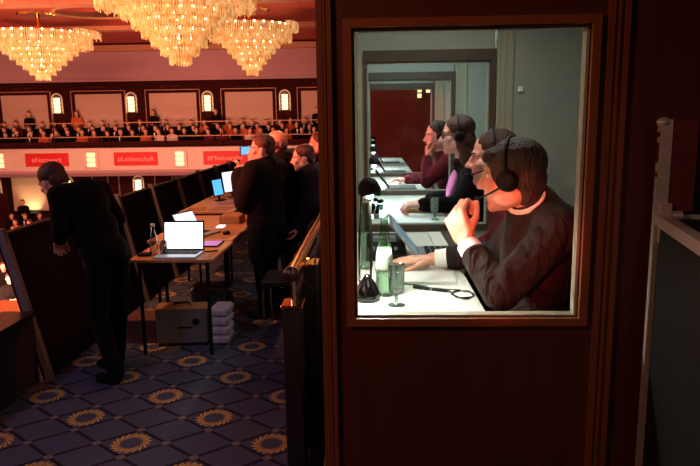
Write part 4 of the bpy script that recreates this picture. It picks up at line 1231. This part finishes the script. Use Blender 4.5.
for a in (-9.0, -7.3):
    for b in (13.85, 14.55): build('leg', MB().cyl((a, b, HF), (a, b, HF + .7), .03), M['black'], t)

# ================================================================== LIGHT
def area(name, loc, target, size, power, col, sy=None, spread=None):
    l = bpy.data.lights.new(name, 'AREA'); l.energy = power; l.color = col; l.size = size
    if sy: l.shape = 'RECTANGLE'; l.size_y = sy
    if spread: l.spread = spread
    o = bpy.data.objects.new(name, l); COL.objects.link(o); o.location = loc
    o.rotation_euler = (V(target) - V(loc)).to_track_quat('-Z', 'Y').to_euler()
    return o
def spot(name, loc, target, power, col, ang=60, blend=.6, r=.1):
    l = bpy.data.lights.new(name, 'SPOT'); l.energy = power; l.color = col; l.spot_size = math.radians(ang); l.spot_blend = blend; l.shadow_soft_size = r
    o = bpy.data.objects.new(name, l); COL.objects.link(o); o.location = loc
    o.rotation_euler = (V(target) - V(loc)).to_track_quat('-Z', 'Y').to_euler()
    return o
# hall washes, added out of view to light the far wall and ceiling
area('hall_wash', (-8, 9.5, 4.4), (-8, 28, 1.8), 6, 1750, (1, .40, .25), 1.5)
area('hall_ceiling_wash', (-9, 14, -1.5), (-9, 22, 5), 5, 1300, (1, .36, .24), 3)
spot('uplight', (-15.1, 27.55, -2.6), (-15.1, 27.96, -.9), 260, (1, .72, .30), 70, .8)
# unseen lights added for the gallery, the booth window and the hall floor
area('gallery_fill', (-1.7, .35, 2.7), (-.2, 1.7, 1.8), .4, 17, (1, .45, .24))  # added warm fill for the booth front, no fixture modelled
spot('case_light', (.25, -1.2, 2.5), (.75, 1.2, 1.45), 11, (1, .72, .70), 26, .7, .1)  # added to brighten the flight case edges
spot('hall_floor_wash', (-9, 12, 4.4), (-12.8, 24, HF + .8), 1900, (1, .42, .27), 26, .8, .3)
spot('rail_light', (-.9, 12.8, 4.7), (-.385, 4, 1.03), 900, (1, .75, .45), 16, .5, .25)  # added to put a bright streak on the brass rail
spot('red_spill', (-1.2, -2.6, 2.5), (.42, 2.0, 1.36), 1500, (1, .06, .04), 5.2, .4, .05)  # added red spot in place of the glass reflection over the jacket
spot('warm_spill', (-1.9, -1.6, 2.0), (.42, 2.05, 1.48), 330, (1, .50, .25), 5.0, .6, .05)  # added to warm the nearest interpreter's face
area('hall_spill', (-7, 4.5, 3.4), (-1.0, 4.0, .6), 2, 110, (1, .40, .25), 2)
spot('red_key', (-6.0, 3.9, 2.3), (-.9, 5.8, 1.52), 4500, (1, .10, .06), 16, .6, .2)
spot('table_key', (-3.2, 4.6, 4.4), (-1.6, 6.2, .75), 600, (1, .42, .2), 50, .7, .2)
spot('blue_wash', (-3.0, .6, 3.8), (-1.6, 3.4, 0), 130, (.52, .48, 1), 70, .8, .3)
spot('red_floor', (1.0, 7, 4.3), (-.8, 4.2, 0), 200, (1, .25, .15), 60, .8, .3)
# desk lamps, plus unseen roof lights added to brighten the booths
spot('lamp_light', (-.008, 2.05, 1.492), (.09, 2.06, 1.16), 25, (1, .97, .86), 165, .5, .02)
area('booth_light', (.35, 2.6, 2.4), (.2, 2.5, 1.2), .3, 7.5, (1, .98, .88))
for i in range(1, 5):
    spot('lamp_light', (.012, BY[i] + .9, 1.425), (.1, BY[i] + .9, 1.16), 30, (.75, .95, 1), 165, .5, .02)
    if i < 3: area('booth_light', (.3, BY[i] + .8, 2.4), (.25, BY[i] + .8, 1.2), .3, 12, (.82, .96, 1))
wd = bpy.data.worlds.new('world'); scene.world = wd; wd.use_nodes = True
wd.node_tree.nodes['Background'].inputs[0].default_value = lin('5a1c22'); wd.node_tree.nodes['Background'].inputs[1].default_value = .16

scene.view_settings.view_transform = 'Standard'
scene.view_settings.look = 'None'
scene.view_settings.exposure = 0
scene.view_settings.gamma = 1
